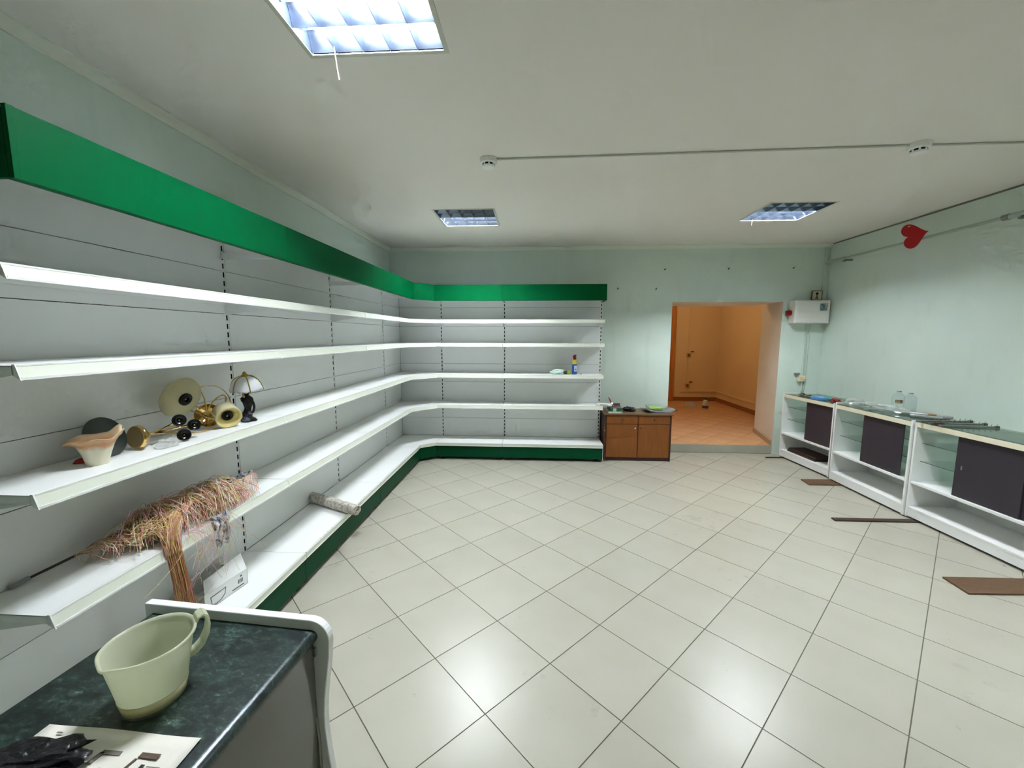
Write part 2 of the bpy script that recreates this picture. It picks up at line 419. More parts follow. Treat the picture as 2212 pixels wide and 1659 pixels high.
# ------------------------------------------------------------------ wall shelving
SH_Z = [.70, 1.095, 1.492, 1.785]
PZ = [.2205, .471, .967, 1.212, 1.708, 1.955, 2.20]
D_SH, D_BASE, D_CAN = .30, .388, .375
CAN0, CAN1 = 2.012, 2.206
def upright_mesh(z0=.02, z1=2.2, w=.030):
    b = MB(); hw = w/2; sw, sh, pit = .0055, .030, .05
    z = z0; zs = []
    while z + pit <= z1: zs.append(z); z += pit
    for z in zs:
        b.add([(-hw, .004, z), (-sw, .004, z), (-sw, .004, z+pit), (-hw, .004, z+pit)], [(0, 1, 2, 3)])
        b.add([(sw, .004, z), (hw, .004, z), (hw, .004, z+pit), (sw, .004, z+pit)], [(0, 1, 2, 3)])
        b.add([(-sw, .004, z+sh), (sw, .004, z+sh), (sw, .004, z+pit), (-sw, .004, z+pit)], [(0, 1, 2, 3)])
        b.add([(-sw, .012, z), (sw, .012, z), (sw, .012, z+sh), (-sw, .012, z+sh)], [(0, 1, 2, 3)], 1)
        for s in (-1, 1):
            b.add([(s*sw, .004, z), (s*sw, .012, z), (s*sw, .012, z+sh), (s*sw, .004, z+sh)], [(0, 1, 2, 3)], 1)
    for s in (-1, 1):
        b.box(s*hw-.001, s*hw+.001, .004, .07, z0, z1)
    b.box(-hw, hw, .068, .072, z0, z1)
    return b.mesh('upright', [PANEL, DARK], fix=False)
UPM = upright_mesh()
def canopy_arm(parent, x):
    MB().box(x-.004, x+.004, -D_CAN+.012, .004, CAN0+.012, CAN0+.045).build('canopy_arm', PANEL, parent, bevel=.001)
def bracket(parent, x, z):
    MB().prism([(0, -.004), (-D_SH+.012, -.008), (-D_SH+.012, -.026), (-.02, -.075), (0, -.075)], x-.0015, x+.0015,
               fn=lambda a, b, h: (h, a, z+b)).build('shelf_bracket', PANEL, parent)
def shelf_board(parent, L, z, x0=0.0):
    b = MB()
    b.box(x0+.002, x0+L-.002, -D_SH, -.001, z-.004, z)
    b.box(x0+.002, x0+L-.002, -D_SH, -D_SH+.004, z-.032, z)
    b.box(x0+.002, x0+L-.002, -.005, -.001, z-.028, z)
    for e in (x0+.002, x0+L-.004): b.box(e, e+.002, -D_SH, -.001, z-.028, z)
    s = b.build('shelf', WHITE, parent, bevel=.0015)
    r = MB()   # slanted ticket rail with a raised lip, and a white cap at each end
    pr = [(-D_SH, .001), (-D_SH-.005, .001), (-D_SH-.0185, -.040), (-D_SH-.0135, -.043), (-D_SH, -.02)]
    r.prism(pr, x0+.006, x0+L-.006, fn=lambda a, b_, h: (h, a, z+b_))
    r.prism([(-D_SH-.005, .003), (-D_SH-.0075, .002), (-D_SH-.0075, -.003), (-D_SH-.005, -.003)], x0+.006, x0+L-.006, fn=lambda a, b_, h: (h, a, z+b_), m=1)
    r.prism([(-D_SH-.016, -.036), (-D_SH-.0205, -.036), (-D_SH-.0205, -.044), (-D_SH-.0135, -.044)], x0+.006, x0+L-.006, fn=lambda a, b_, h: (h, a, z+b_), m=1)
    r.build('ticket_rail', [RAIL, RAILW], s)
    for e in (x0+.002, x0+L-.006):
        MB().prism([(-D_SH+.002, .003), (-D_SH-.007, .003), (-D_SH-.0215, -.045), (-D_SH+.002, -.03)], e, e+.004, fn=lambda a, b_, h: (h, a, z+b_)).build('rail_end_cap', RAILW, s)
    return s
def bay(name, loc, rz, L, label, end_near=False, end_far=False, up_far=False):
    t = thing(name, loc, label, 'shelving', rz, 'run of white wall shelving')
    for i in range(len(PZ)-1):
        MB().box(.013, L-.013, 0, .012, PZ[i]+.0015, PZ[i+1]-.0015).build('back_panel', PANEL, t, bevel=.0012)
    MB().box(.0, L, .05, .055, .02, 2.2).build('backing', DARK, t)
    link_child(UPM, 'upright', t, (0, 0, 0))
    if up_far: link_child(UPM, 'upright', t, (L, 0, 0))
    for z in SH_Z:
        shelf_board(t, L, z)
        for e in (.010, L-.010): bracket(t, e, z-.004)
    b = MB()
    b.box(.001, L-.001, -D_BASE, 0, .214, .220); b.box(.001, L-.001, -D_BASE, -D_BASE+.006, .186, .220)
    bs = b.build('base_deck', WHITE, t, bevel=.002)
    r = MB(); r.box(.004, L-.004, -D_BASE-.010, -D_BASE, .184, .222); r.box(.004, L-.004, -D_BASE-.012, -D_BASE-.009, .184, .189, 1); r.box(.004, L-.004, -D_BASE-.012, -D_BASE-.009, .217, .222, 1)
    r.build('ticket_rail', [RAIL, RAILW], bs)
    MB().box(.001, L-.001, -D_BASE+.002, -D_BASE+.012, .036, .182).build('plinth', DGREEN, t, bevel=.002)
    for e in (.03, L-.06):
        MB().box(e, e+.03, -D_BASE+.03, 0, 0, .19).build('base_foot', BLACK, t)
    c = MB(); c.box(.0002, L-.0002, -D_CAN-.012, -D_CAN, CAN0, CAN1)
    c.box(.001, L-.001, -D_CAN, -D_CAN+.018, CAN0, CAN0+.004); c.box(.001, L-.001, -D_CAN, -D_CAN+.018, CAN1-.004, CAN1)
    if end_near: c.box(-.001, .011, -D_CAN, -.02, CAN0, CAN1)
    if end_far: c.box(L-.011, L+.001, -D_CAN, -.06, CAN0, CAN1)
    c.build('canopy', GREEN, t, bevel=.002)
    MB().box(.0, L, -D_CAN, .05, CAN1-.010, CAN1-.004).build('canopy_cover', PANEL, t)
    if end_near:
        MB().box(.0, .02, -D_CAN-.0145, -D_CAN-.012, CAN0, CAN1).build('canopy_end_strip', GREEN, t, bevel=.001)
        MB().box(-.004, 0, -D_BASE, 0, .03, .222).build('base_end_panel', WHITE, t, bevel=.001)
    if end_far:
        MB().box(L, L+.006, -D_BASE-.002, -.01, .03, .222).build('base_end_panel', WHITE, t, bevel=.001)
    for e in (.012, L-.012): canopy_arm(t, e)
    return t
XP, YP = -1.83, 5.43
BY = [1.10, 2.345, 3.59, 4.83]
bay('shelving_bay', (XP, BY[0], 0), PI/2, BY[1]-BY[0], 'white shelving bay nearest the viewer, old lamps and tassels on its shelves', end_near=True)
b2 = bay('shelving_bay', (XP, BY[1], 0), PI/2, BY[2]-BY[1], 'middle white shelving bay of the left wall, grey roll on its base')
bay('shelving_bay', (XP, BY[2], 0), PI/2, BY[3]-BY[2], 'empty white shelving bay of the left wall next to the corner unit')
ch = MB(); R9 = random.Random(3); x = .10
while x < 1.05:
    w9 = R9.uniform(.006, .03); ch.box(x, x+w9, -D_BASE-.0015, -D_BASE+R9.uniform(.001, .004), .2196, .2206); x += w9+R9.uniform(.004, .05)
ch.build('chipped_edge', mat('bare_steel_wear', rgb(58, 54, 48), .7), b2)
BX = [-1.262, -.415, .853]
bay('shelving_bay', (BX[0], YP, 0), 0, BX[1]-BX[0], 'narrow white shelving bay on the back wall beside the corner unit')
bay('shelving_bay', (BX[1], YP, 0), 0, BX[2]-BX[1], 'wide white shelving bay on the back wall beside the brown cabinet', end_far=True, up_far=True)
# angled corner unit
def corner_unit():
    t = thing('corner_shelving', (XP, YP, 0), 'white corner shelving unit with slanted shelf fronts joining both runs', 'shelving', 0, 'run of white wall shelving')
    a, b = BY[3]-YP, BX[0]-XP        # a negative (along -y), b positive (along x)
    for i in range(len(PZ)-1):
        MB().box(-.012, 0, a+.013, -.001, PZ[i]+.0015, PZ[i+1]-.0015).build('back_panel', PANEL, t, bevel=.0012)
        MB().box(.001, b-.013, 0, .012, PZ[i]+.0015, PZ[i+1]-.0015).build('back_panel', PANEL, t, bevel=.0012)
    MB().box(-.055, -.05, a, .05, .02, 2.2).box(-.05, b, .05, .055, .02, 2.2).build('backing', DARK, t)
    o = link_child(UPM, 'upright', t, (0, a, 0), (0, 0, PI/2))
    def slab(d, z0, z1, pl, pr, name, m, bev=.0015):
        return MB().prism([(0, 0), (0, pl[1]), pl, pr, (pr[0], 0)], z0, z1).build(name, m, t, bevel=bev)
    for z in SH_Z:
        pl, pr = (D_SH, a+.002), (b-.002, -D_SH)
        s = slab(D_SH, z-.004, z, pl, pr, 'shelf', WHITE)
        L = math.hypot(pr[0]-pl[0], pr[1]-pl[1]); ang = math.atan2(pr[1]-pl[1], pr[0]-pl[0])
        Mx = Matrix.Translation((pl[0], pl[1], z)) @ Matrix.Rotation(ang, 4, 'Z')
        r = MB().prism([(0.002, .001), (-.005, .001), (-.0185, -.040), (-.0135, -.043), (.002, -.03)], .004, L-.004, fn=lambda p, q, h: (h, p, q))
        r.prism([(-.016, -.036), (-.0205, -.036), (-.0205, -.044), (-.0135, -.044)], .004, L-.004, fn=lambda p, q, h: (h, p, q), m=1)
        r.xf(Mx).build('ticket_rail', [RAIL, RAILW], s)
        for e in (.0, L-.005):
            MB().prism([(0.002, .003), (-.007, .003), (-.0215, -.045), (.002, -.03)], e, e+.005, fn=lambda p, q, h: (h, p, q)).xf(Mx).build('rail_end_cap', RAILW, s)
    pl, pr = (D_BASE, a+.075), (b-.002, -D_BASE)
    s = MB().prism([(0, 0), (0, a), (D_BASE, a), pl, pr, (pr[0], 0)], .208, .220).build('base_deck', WHITE, t, bevel=.002)
    for nm, z0, z1, off, m, par in (('ticket_rail', .184, .222, .006, RAIL, s), ('plinth', .036, .182, -.004, DGREEN, t)):
        q = MB()
        for A, B in (((D_BASE, a), pl), (pl, pr)):
            d = Vector((B[0]-A[0], B[1]-A[1])); L = d.length; d /= L; nn = Vector((d.y, -d.x))
            P = [Vector(A), Vector(B), Vector(B)+nn*(off+.004), Vector(A)+nn*(off+.004)] if off > 0 else [Vector(A)+nn*off, Vector(B)+nn*off, Vector(B)+nn*(off-.01), Vector(A)+nn*(off-.01)]
            q.prism([(p.x, p.y) for p in P], z0, z1)
        q.build(nm, m, par, bevel=.001)
    pl, pr = (D_CAN, a+.012), (b, -D_CAN)
    d = Vector((pr[0]-pl[0], pr[1]-pl[1])).normalized(); nn = Vector((d.y, -d.x))*.012
    MB().prism([pl, pr, (pr[0]+nn.x, pr[1]+nn.y), (pl[0]+nn.x, pl[1]+nn.y)], CAN0, CAN1).prism([(D_CAN, a), (D_CAN+.012, a), (D_CAN+.012, a+.012), (D_CAN, a+.012)], CAN0, CAN1).build('canopy', GREEN, t)
    MB().prism([(-.05, .05), (-.05, a), (D_CAN, a), pl, pr, (b, .05)], CAN1-.010, CAN1-.004).build('canopy_cover', PANEL, t)
    MB().box(.1, .13, -.13, -.1, 0, .208).build('base_foot', BLACK, t)
    MB().box(.04, b-.02, -.03, 0, 0, .20).build('base_foot', BLACK, t)
corner_unit()
# ------------------------------------------------------------------ display counters along the right wall
GS = mat('glass_edge', rgb(90, 110, 100), 0.2)
def display_case(loc, rz, W, H, doors, label, D=.42, handles=(), ledge=0.0):
    t = thing('display_counter', loc, label, 'display counter', rz, 'white display counters along the right wall')
    for e, hh in ((0, H+ledge), (W-.018, H)):
        MB().box(e, e+.018, 0, D, .012, hh).build('side_panel', WHITE, t, bevel=.0015)
    MB().box(.018, W-.018, .004, .02, .02, .088).build('kick_board', WHITE, t, bevel=.001)
    MB().box(.018, W-.018, .002, D-.01, .088, .106).build('bottom_shelf', WHITE, t, bevel=.001)
    MB().box(.018, W-.018, .002, D-.01, .315, .335).build('middle_shelf', WHITE, t, bevel=.001)
    MB().box(.018, W-.018, D-.014, D-.006, .106, .315).build('back_panel', WHITE, t)
    MB().box(.018, W-.018, D-.012, D-.006, .335, H-.012).build('front_glass', GLASS, t)
    for z in (.51, .67):
        g = MB().box(.02, W-.02, .06, D-.02, z, z+.005).build('glass_shelf', GLASS, t)
        MB().box(.02, W-.02, .0592, .0600, z, z+.005).build('glass_edge', GS, g)
    MB().box(.018, W-.018, 0, .018, H-.052, H-.012).build('top_rail', CREAM, t, bevel=.0015)
    MB().box(.018, W-.018, D-.02, D-.002, H-.05, H-.012).build('top_rail', CREAM, t, bevel=.0015)
    MB().box(.018, W-.018, .003, D, H-.012, H-.005).build('glass_top', GLASSD, t)
    for i, (a, b) in enumerate(doors):
        yy = .022 + .012*(i % 2)
        d = MB().box(a, b, yy, yy+.01, .336, H-.052).build('sliding_door', CHARCOAL, t, bevel=.001)
        for hx in handles:
            if a < hx < b:
                MB().lathe([(.0015, 0), (.009, .001), (.011, .003), (.008, .005)], 16,
                           Matrix.Translation((hx, yy, .572)) @ Matrix.Rotation(PI/2, 4, 'X') @ Matrix.Diagonal((.7, 1.7, 1, 1))).build('finger_pull', ALU, d, smooth=True)
    for e in (.05, W-.09):
        for yy in (.06, D-.09):
            MB().box(e, e+.035, yy, yy+.035, 0, .09).build('foot', BLACK, t)
    return t
R_ = -PI/2
display_case((3.235, 5.455, 0), R_+math.atan2(.055, .82), .84, .852, [(.40, .822)], 'white display counter nearest the doorway with one dark sliding door and brown boards inside')
display_case((3.262, 4.562, 0), R_, .915, .862, [(.365, .815)], 'middle white display counter with glass jars and bubble wrap on its top', ledge=.014)
display_case((3.272, 3.636, 0), R_+.03, .95, .866, [(.335, .775), (.74, .93)], 'white display counter nearest the viewer with two dark sliding doors', handles=(.385, .80))
# pile of brown boards inside the far counter
DKW = mat('dark_stained_wood', rgb(54, 34, 24), 0.55, var=0.35, vscale=5, stretch=(2, 14, 14))
tg = thing('wooden_tray', (3.40, 5.13, .106), 'dark brown wooden board lying in the lower compartment of the far counter', 'board', R_+.07)
for i, (dx, z) in enumerate(((0, 0), (.012, .024))):
    MB().box(-.24+dx, .24, -.10+.006*i, .12, z, z+.022).build('plank', DKW, tg, bevel=.002)

# wooden boards pushed under the counters
BW = mat('brown_board', rgb(100, 74, 50), 0.6, var=0.3, vscale=5, stretch=(2, 16, 16))
BW2 = mat('dark_batten', rgb(62, 46, 34), 0.6, var=0.3, vscale=5, stretch=(2, 16, 16))
def board(poly, h, m, label):
    cx = sum(p[0] for p in poly)/len(poly); cy = sum(p[1] for p in poly)/len(poly)
    o = MB().prism([(p[0]-cx, p[1]-cy) for p in poly], 0, h).build('wooden_board', m, bevel=.0015, at=(cx, cy, .0005))
    tag(o, label, 'board', 'wooden boards under the counters')
board([(3.03, 5.368), (3.33, 5.372), (3.33, 5.395), (3.03, 5.392)], .010, BW2, 'short dark strip of wood at the foot of the doorway end counter')
board([(2.955, 4.545), (2.935, 4.375), (3.36, 4.385), (3.36, 4.56)], .010, BW, 'small light brown board poking out between the far and middle counters')
board([(2.59, 3.50), (3.36, 3.512), (3.36, 3.565), (2.595, 3.555)], .011, BW2, 'long thin dark batten poking out between the middle and near counters')
board([(2.68, 2.50), (3.37, 2.53), (3.37, 2.69), (2.69, 2.675)], .012, BW, 'wide brown board on the floor at the right edge, under the near counter')

# things on the counters
import mathutils.noise as mn
def crumple(name, loc, rad, m, label, cat, seed=0, amp=.45, sub=3, freq=2.2, group=None, rz=0.0, parent=None):
    bm = bmesh.new(); bmesh.ops.create_icosphere(bm, subdivisions=sub, radius=1.0)
    off = Vector((seed*7.3, seed*3.1, seed*1.7))
    for v in bm.verts:
        n1 = mn.noise(v.co*freq+off); n2 = abs(mn.noise(v.co*freq*2.7+off*2))
        s = 1 + amp*(n1*.9 + n2*.8 - .35)
        c = v.co*s
        c = Vector((c.x*rad[0], c.y*rad[1], c.z*rad[2]))
        v.co = c
    zm = sorted(v.co.z for v in bm.verts)[int(len(bm.verts)*.06)]
    for v in bm.verts: v.co.z = max(v.co.z, zm) - zm
    me = bpy.data.meshes.new(name); bm.to_mesh(me); bm.free(); me.materials.append(m)
    o = bpy.data.objects.new(name, me); COL.objects.link(o); o.location = loc; o.rotation_euler = (0, 0, rz)
    if parent: o.parent = parent
    else: tag(o, label, cat, group)
    return o
def film_mat(name):
    m = bpy.data.materials.new(name); m.use_nodes = True
    n = m.node_tree.nodes; l = m.node_tree.links; n.clear()
    o = n.new('ShaderNodeOutputMaterial'); a = n.new('ShaderNodeMixShader'); b = n.new('ShaderNodeMixShader')
    t = n.new('ShaderNodeBsdfTransparent'); d = n.new('ShaderNodeBsdfDiffuse'); g = n.new('ShaderNodeBsdfGlossy')
    d.inputs[0].default_value = (.85, .9, .9, 1); g.inputs['Roughness'].default_value = .12
    a.inputs[0].default_value = .22; b.inputs[0].default_value = .14
    l.new(t.outputs[0], a.inputs[1]); l.new(d.outputs[0], a.inputs[2]); l.new(a.outputs[0], b.inputs[1]); l.new(g.outputs[0], b.inputs[2]); l.new(b.outputs[0], o.inputs[0])
    return m
PLAST = film_mat('crinkled_film')
def jar(loc, label, lab):
    t = thing('glass_jar', loc, label, 'jar', 0, 'clear bottles on the middle counter')
    MB().lathe([(.040, 0), (.047, .006), (.048, .04), (.048, .125), (.044, .148), (.030, .164), (.020, .170), (.018, .186)], 28, cap1=False).build('body', BOTTLE, t, smooth=True)
    MB().lathe([(.019, .182), (.020, .184), (.020, .192), (.012, .194)], 20).build('rim', mat('rim_grey', rgb(170, 182, 180), .3), t, smooth=True)
    if lab:
        def lf(u, v): a = -2.7+1.15*u; return (.0485*math.cos(a), .0485*math.sin(a), .070+.036*v)
        l_ = MB().grid(lf, 10, 1).build('label', mat('jar_label', rgb(196, 170, 140), .6), t, fix=False)
        def lg(u, v): a = -2.7+1.15*u; return (.0488*math.cos(a), .0488*math.sin(a), .083+.021*v)
        MB().grid(lg, 10, 1).build('dark_band', mat('jar_band', rgb(74, 62, 52), .6), l_, fix=False)
        for k in range(4):
            def lh(u, v, k=k): a = -2.55+.22*k+.11*u; return (.0491*math.cos(a), .0491*math.sin(a), .088+.011*v)
            MB().grid(lh, 2, 1).build('lettering', mat('jar_ink', rgb(214, 196, 172), .6), l_, fix=False)
T2 = .857
jar((3.605, 4.215, T2), 'clear bottle with a small dark label on the middle counter', True)
jar((3.605, 4.085, T2), 'clear unlabelled bottle on the middle counter, right of the labelled one', False)
crumple('plastic_bag', (3.36, 4.44, T2), (.085, .075, .05), PLAST, 'crumpled clear plastic bag at the left end of the middle counter', 'plastic bag', 3, .5)
crumple('plastic_sheet', (3.45, 4.17, T2), (.12, .19, .035), PLAST, 'flat crinkled sheet of clear film in front of the bottles', 'plastic sheet', 5, .6)
# wrapped tube with a brown band, lying in front of the bottles
tb = thing('wrapped_roll', (3.56, 3.87, T2), 'thin film-wrapped roll with a brown band in front of the clear bottles', 'roll', -.95)
ax = Matrix.Translation((0, 0, .017)) @ Matrix.Rotation(PI/2, 4, 'Y')
MB().lathe([(.010, -.18), (.016, -.17), (.016, .10), (.0165, .15), (.012, .172), (.003, .178)], 14, ax).build('tube_body', mat('wrap_film', rgb(168, 172, 170), .25, var=.25, vscale=30), tb, smooth=True)
MB().lathe([(.0168, .02), (.0168, .075)], 14, ax, cap0=False, cap1=False).build('brown_band', mat('brown_paper', rgb(120, 98, 70), .6), tb, smooth=True)
tb2 = thing('wrapped_roll', (3.50, 3.79, T2), 'short clear film roll lying beside the steel rods on the middle counter', 'roll', -.8)
MB().lathe([(.008, -.11), (.013, -.10), (.013, .09), (.006, .10)], 12, Matrix.Translation((0, 0, .014)) @ Matrix.Rotation(PI/2, 4, 'Y')).build('tube_body', MATS['wrap_film'], tb2, smooth=True)
# steel peg rods across the near counter
def peg_rod(loc, rz, L, label, r=.010, pegs=10):
    t = thing('peg_rod', loc, label, 'metal rod', rz, 'steel peg rods on the near counter')
    MB().box(0, L, -r, r, .0, .014).build('rail', GREYM, t, bevel=.002)
    for i in range(pegs):
        x = L*(.12+.84*i/(pegs-1))
        MB().tube([(x, 0, .012), (x, -.002, .022), (x+.004, -.003, .030)], .0022, 6).build('peg', GREYM, t, smooth=True)
    MB().box(L-.03, L, -r-.001, r+.001, .0, .017).build('end_clip', mat('clip_grey', rgb(70, 76, 74), .4), t, bevel=.002)
    return t
T3 = .8615
peg_rod((3.235, 3.585, T3), .06, .47, 'longest steel peg rod across the near counter, closest to the bottles', .011)
peg_rod((3.262, 3.505, T3), -.02, .44, 'steel peg rod lying between two others on the near counter', .009)
peg_rod((3.262, 3.425, T3), -.09, .42, 'steel peg rod nearest the viewer on the near counter', .009)
o = MB().box(-.028, .028, -.018, .018, 0, .022).build('wood_block', BW2, bevel=.003, at=(3.305, 3.466, T3))
tag(o, 'small brown block between the steel rods at the front edge of the near counter', 'block')
# coloured cloths and cable on the far counter
T1 = .847
def fold(name, loc, rz, size, m, label, cat, seed=1, layers=2):
    t = thing(name, loc, label, cat, rz)
    for k in range(layers):
        sx, sy = size[0]*(1-.08*k), size[1]*(1-.1*k)
        def fn(u, v, k=k, sx=sx, sy=sy):
            x, y = (u-.5)*sx, (v-.5)*sy
            e = min(u, 1-u, v, 1-v)*2
            return (x, y, .004+k*.010+.009*min(1, e*4)+.005*mn.noise(Vector((x*22+seed, y*22+k*3, seed))))
        MB().grid(fn, 12, 8).build('fold', m, t, smooth='full', solid=.006, fix=False)
    return t
fold('cleaning_cloth', (3.33, 4.935, T1), R_, (.17, .10), mat('blue_cloth', rgb(96, 150, 205), .85), 'folded light blue cloth at the front of the far counter', 'cloth', 2, 3)
fold('cleaning_cloth', (3.44, 4.99, T1), R_+.2, (.20, .11), mat('teal_cloth', rgb(70, 140, 140), .85), 'teal cloth behind the light blue one on the far counter', 'cloth', 5, 2)
crumple('rubber_glove', (3.44, 4.82, T1), (.05, .045, .018), mat('red_rubber', rgb(170, 30, 34), .5), 'small dark red crumpled glove beside the blue cloth', 'glove', 8, .6)
cb = thing('coiled_cable', (3.36, 5.20, T1), 'yellow and black cable lying at the doorway end of the far counter', 'cable')
for k, m in enumerate((mat('yellow_cable', rgb(170, 146, 60), .5), BLACK)):
    pts = [(.05*math.sin(i*.55+k), -.16+.30*i/26, .006+.012*abs(math.sin(i*.4+k))) for i in range(27)]
    MB().tube(pts, .0055, 6).build('cable_strand', m, cb, smooth=True)

# ------------------------------------------------------------------ brown cabinet by the doorway
WOODC = mat('cabinet_veneer', rgb(138, 78, 24), 0.42, var=0.22, vscale=4, stretch=(14, 14, 1.2))
WOODT = mat('cabinet_top_veneer', rgb(120, 92, 66), 0.4, var=0.18, vscale=4, stretch=(1.4, 12, 12))
WOODE = mat('cabinet_dark_edge', rgb(62, 34, 22), 0.5)
cb = thing('cabinet', (.885, 5.125, 0), 'low brown wooden cabinet with two drawers and two doors beside the doorway', 'cabinet')
W, D, H = .83, .40, .613
MB().box(0, .018, 0, D, 0, H-.018).box(W-.018, W, 0, D, 0, H-.018).box(.018, W-.018, .02, D, .02, .04).box(.018, W-.018, .01, .028, 0, .045).box(.018, W-.018, D-.01, D, .04, H-.02).box(W/2-.009, W/2+.009, .02, D-.01, .04, H-.02).build('carcass', WOODE, cb, bevel=.001)
MB().box(-.012, W+.012, -.015, D+.006, H-.018, H).build('cabinet_top', WOODT, cb, bevel=.002)
for s in (0, 1):
    x0 = .022+s*(W/2-.018); x1 = x0+W/2-.026
    d = MB().box(x0, x1, -.004, .014, .482, H-.024).build('drawer', WOODC, cb, bevel=.002)
    MB().lathe([(.004, 0), (.010, .006), (.009, .014), (.003, .017)], 14, Matrix.Translation(((x0+x1)/2, -.004, .538)) @ Matrix.Rotation(PI/2, 4, 'X')).build('knob', WOODE, d, smooth=True)
    d = MB().box(x0, x1, -.004, .014, .048, .476).build('door', WOODC, cb, bevel=.002)
    kx = x1-.035 if s == 0 else x0+.03
    MB().lathe([(.004, 0), (.009, .006), (.009, .014), (.003, .017)], 14, Matrix.Translation((kx, -.004, .43)) @ Matrix.Rotation(PI/2, 4, 'X')).build('knob', RAILW if s == 0 else WOODE, d, smooth=True)
# on the cabinet
zt = H
bx = thing('carton', (1.03, 5.15, zt), 'small green and white cardboard carton at the left front of the brown cabinet', 'box', .05)
CARD = mat('white_card', rgb(206, 206, 198), .7)
CG = mat('carton_green', rgb(20, 100, 62), .55)
MB().box(-.10, .075, 0, .20, 0, .018).build('tray', CARD, bx, bevel=.001)
MB().box(-.075, .07, .008, .19, .018, .062).build('sleeve', CG, bx, bevel=.001)
MB().box(-.04, 0, .006, .009, .022, .06).build('white_label', CARD, bx)
MB().box(-.076, .071, .007, .191, .062, .066).build('lid', mat('carton_lid', rgb(122, 96, 92), .7), bx, bevel=.001)
o = thing('flat_tin', (1.045, 5.30, zt+.066), 'small dark pink tray standing on the carton lid', 'tray')
MB().box(-.07, .06, -.05, .02, 0, .004).box(-.07, .06, .016, .02, 0, .035).box(-.07, -.066, -.05, .02, 0, .02).build('tray_body', mat('tray_brown', rgb(104, 78, 76), .6), o)
br = thing('paint_brush', (.99, 5.235, zt+.067), 'paint brush with a red handle and dark bristles leaning on the carton', 'brush')
d = Vector((-.055, .05, .12)).normalized(); p0 = Vector((.012, 0, .004))
MB().tube([p0, p0+d*.03], [.014, .012], 8).build('bristles', BLACK, br, smooth=True)
MB().tube([p0+d*.03, p0+d*.05], [.012, .010], 8).build('ferrule', ALU, br, smooth=True)
MB().tube([p0+d*.05, p0+d*.07, p0+d*.11, p0+d*.135], [.007, .011, .010, .005], 10).build('handle', mat('red_handle', rgb(156, 52, 40), .4), br, smooth=True)
gl = crumple('black_gloves', (1.225, 5.33, zt), (.085, .10, .026), mat('black_cloth', rgb(26, 28, 30), .8), 'crumpled black gloves in the middle of the brown cabinet top', 'gloves', 12, .6)
fo = thing('black_folder', (1.60, 5.33, zt), 'black folder bent up at both sides under the glass dish on the cabinet', 'folder', .06)
def ff(u, v): x = (u-.5)*.40; return (x, (v-.5)*.26, .004+.028*abs((u-.5)*2)**3 + .006*math.sin(v*5))
MB().grid(ff, 16, 6).build('cover', BLACK, fo, smooth='full', solid=.004, fix=False)
def ff2(u, v): x = (u-.5)*.36; return (x+.012, (v-.5)*.24+.01, .012+.022*abs((u-.5)*2)**3 + .006*math.sin(v*5))
MB().grid(ff2, 16, 6).build('paper', mat('grey_paper', rgb(120, 124, 122), .7), fo, smooth='full', solid=.003, fix=False)
ds = thing('glass_dish', (1.575, 5.33, zt+.018), 'shallow clear glass dish with a lime green sponge in it on the cabinet', 'dish', .05)
def rim(a, i, r, z): k = (abs(math.cos(a))**4+abs(math.sin(a))**4)**-.25; return (r*k, z)
MB().lathe([(.085, .004), (.095, .008), (.118, .062), (.121, .062), (.098, .005)], 40, Matrix.Diagonal((1.15, .8, 1, 1)), warp=rim).build('bowl', BOTTLE, ds, smooth=True)
LIME = mat('lime_sponge', rgb(164, 200, 92), .8, bump=.4, bscale=200)
sp = tag(MB().box(-.085, .085, -.055, .05, 0, .028).build('sponge', LIME, bevel=.008, at=(1.565, 5.325, zt+.028)), 'lime green sponge lying inside the glass dish on the cabinet', 'sponge')
pp = thing('paper_sheets', (.88, 5.215, SH_Z[0]+.001), 'white paper pack overhanging the right end of the lowest upper shelf', 'paper', -.12)
MB().box(-.10, .10, -.07, .07, 0, .010).build('sheet', CARD, pp, bevel=.001)
MB().box(-.085, .095, -.06, .075, .010, .020).build('sheet', mat('card_offwhite', rgb(226, 226, 222), .7), pp, bevel=.001)
MB().box(-.05, .05, -.0615, -.0600, .012, .018).build('print_strip', BLACK, pp)

# ------------------------------------------------------------------ things on the back wall shelves
zs = SH_Z[1]
sb = thing('spray_can', (.50, 5.245, zs), 'blue and yellow spray can with a red trigger cap on the back wall shelf', 'spray can')
MB().lathe([(.030, 0), (.0335, .003), (.0335, .128)], 24).build('blue_body', mat('can_blue', rgb(36, 84, 150), .3), sb, smooth=True)
MB().lathe([(.0335, .128), (.0335, .136)], 24).build('silver_band', ALU, sb, smooth=True)
MB().lathe([(.0335, .136), (.0335, .158), (.030, .172), (.022, .186)], 24).build('yellow_shoulder', mat('can_yellow', rgb(214, 196, 66), .35), sb, smooth=True)
MB().lathe([(.020, .184), (.020, .190)], 18).build('collar', CARD, sb, smooth=True)
MB().lathe([(.021, .190), (.020, .22), (.021, .232)], 18).prism([(-.024, .222), (.020, .238), (.021, .250), (.004, .254), (-.026, .236)], -.016, .016, fn=lambda a, b, h: (a, h, b)).build('trigger_cap', mat('cap_red', rgb(150, 12, 16), .35), sb, smooth=True)
def lb(u, v): a = -1.75+1.2*u; return (.0338*math.cos(a), .0338*math.sin(a), .04+.075*v)
MB().grid(lb, 10, 1).build('label', mat('can_label', rgb(206, 210, 224), .5), sb, fix=False)
def lb2(u, v): a = -1.5+.5*u; return (.0341*math.cos(a), .0341*math.sin(a), .055+.02*v)
MB().grid(lb2, 5, 1).build('label_print', mat('can_ink', rgb(90, 120, 170), .5), sb, fix=False)
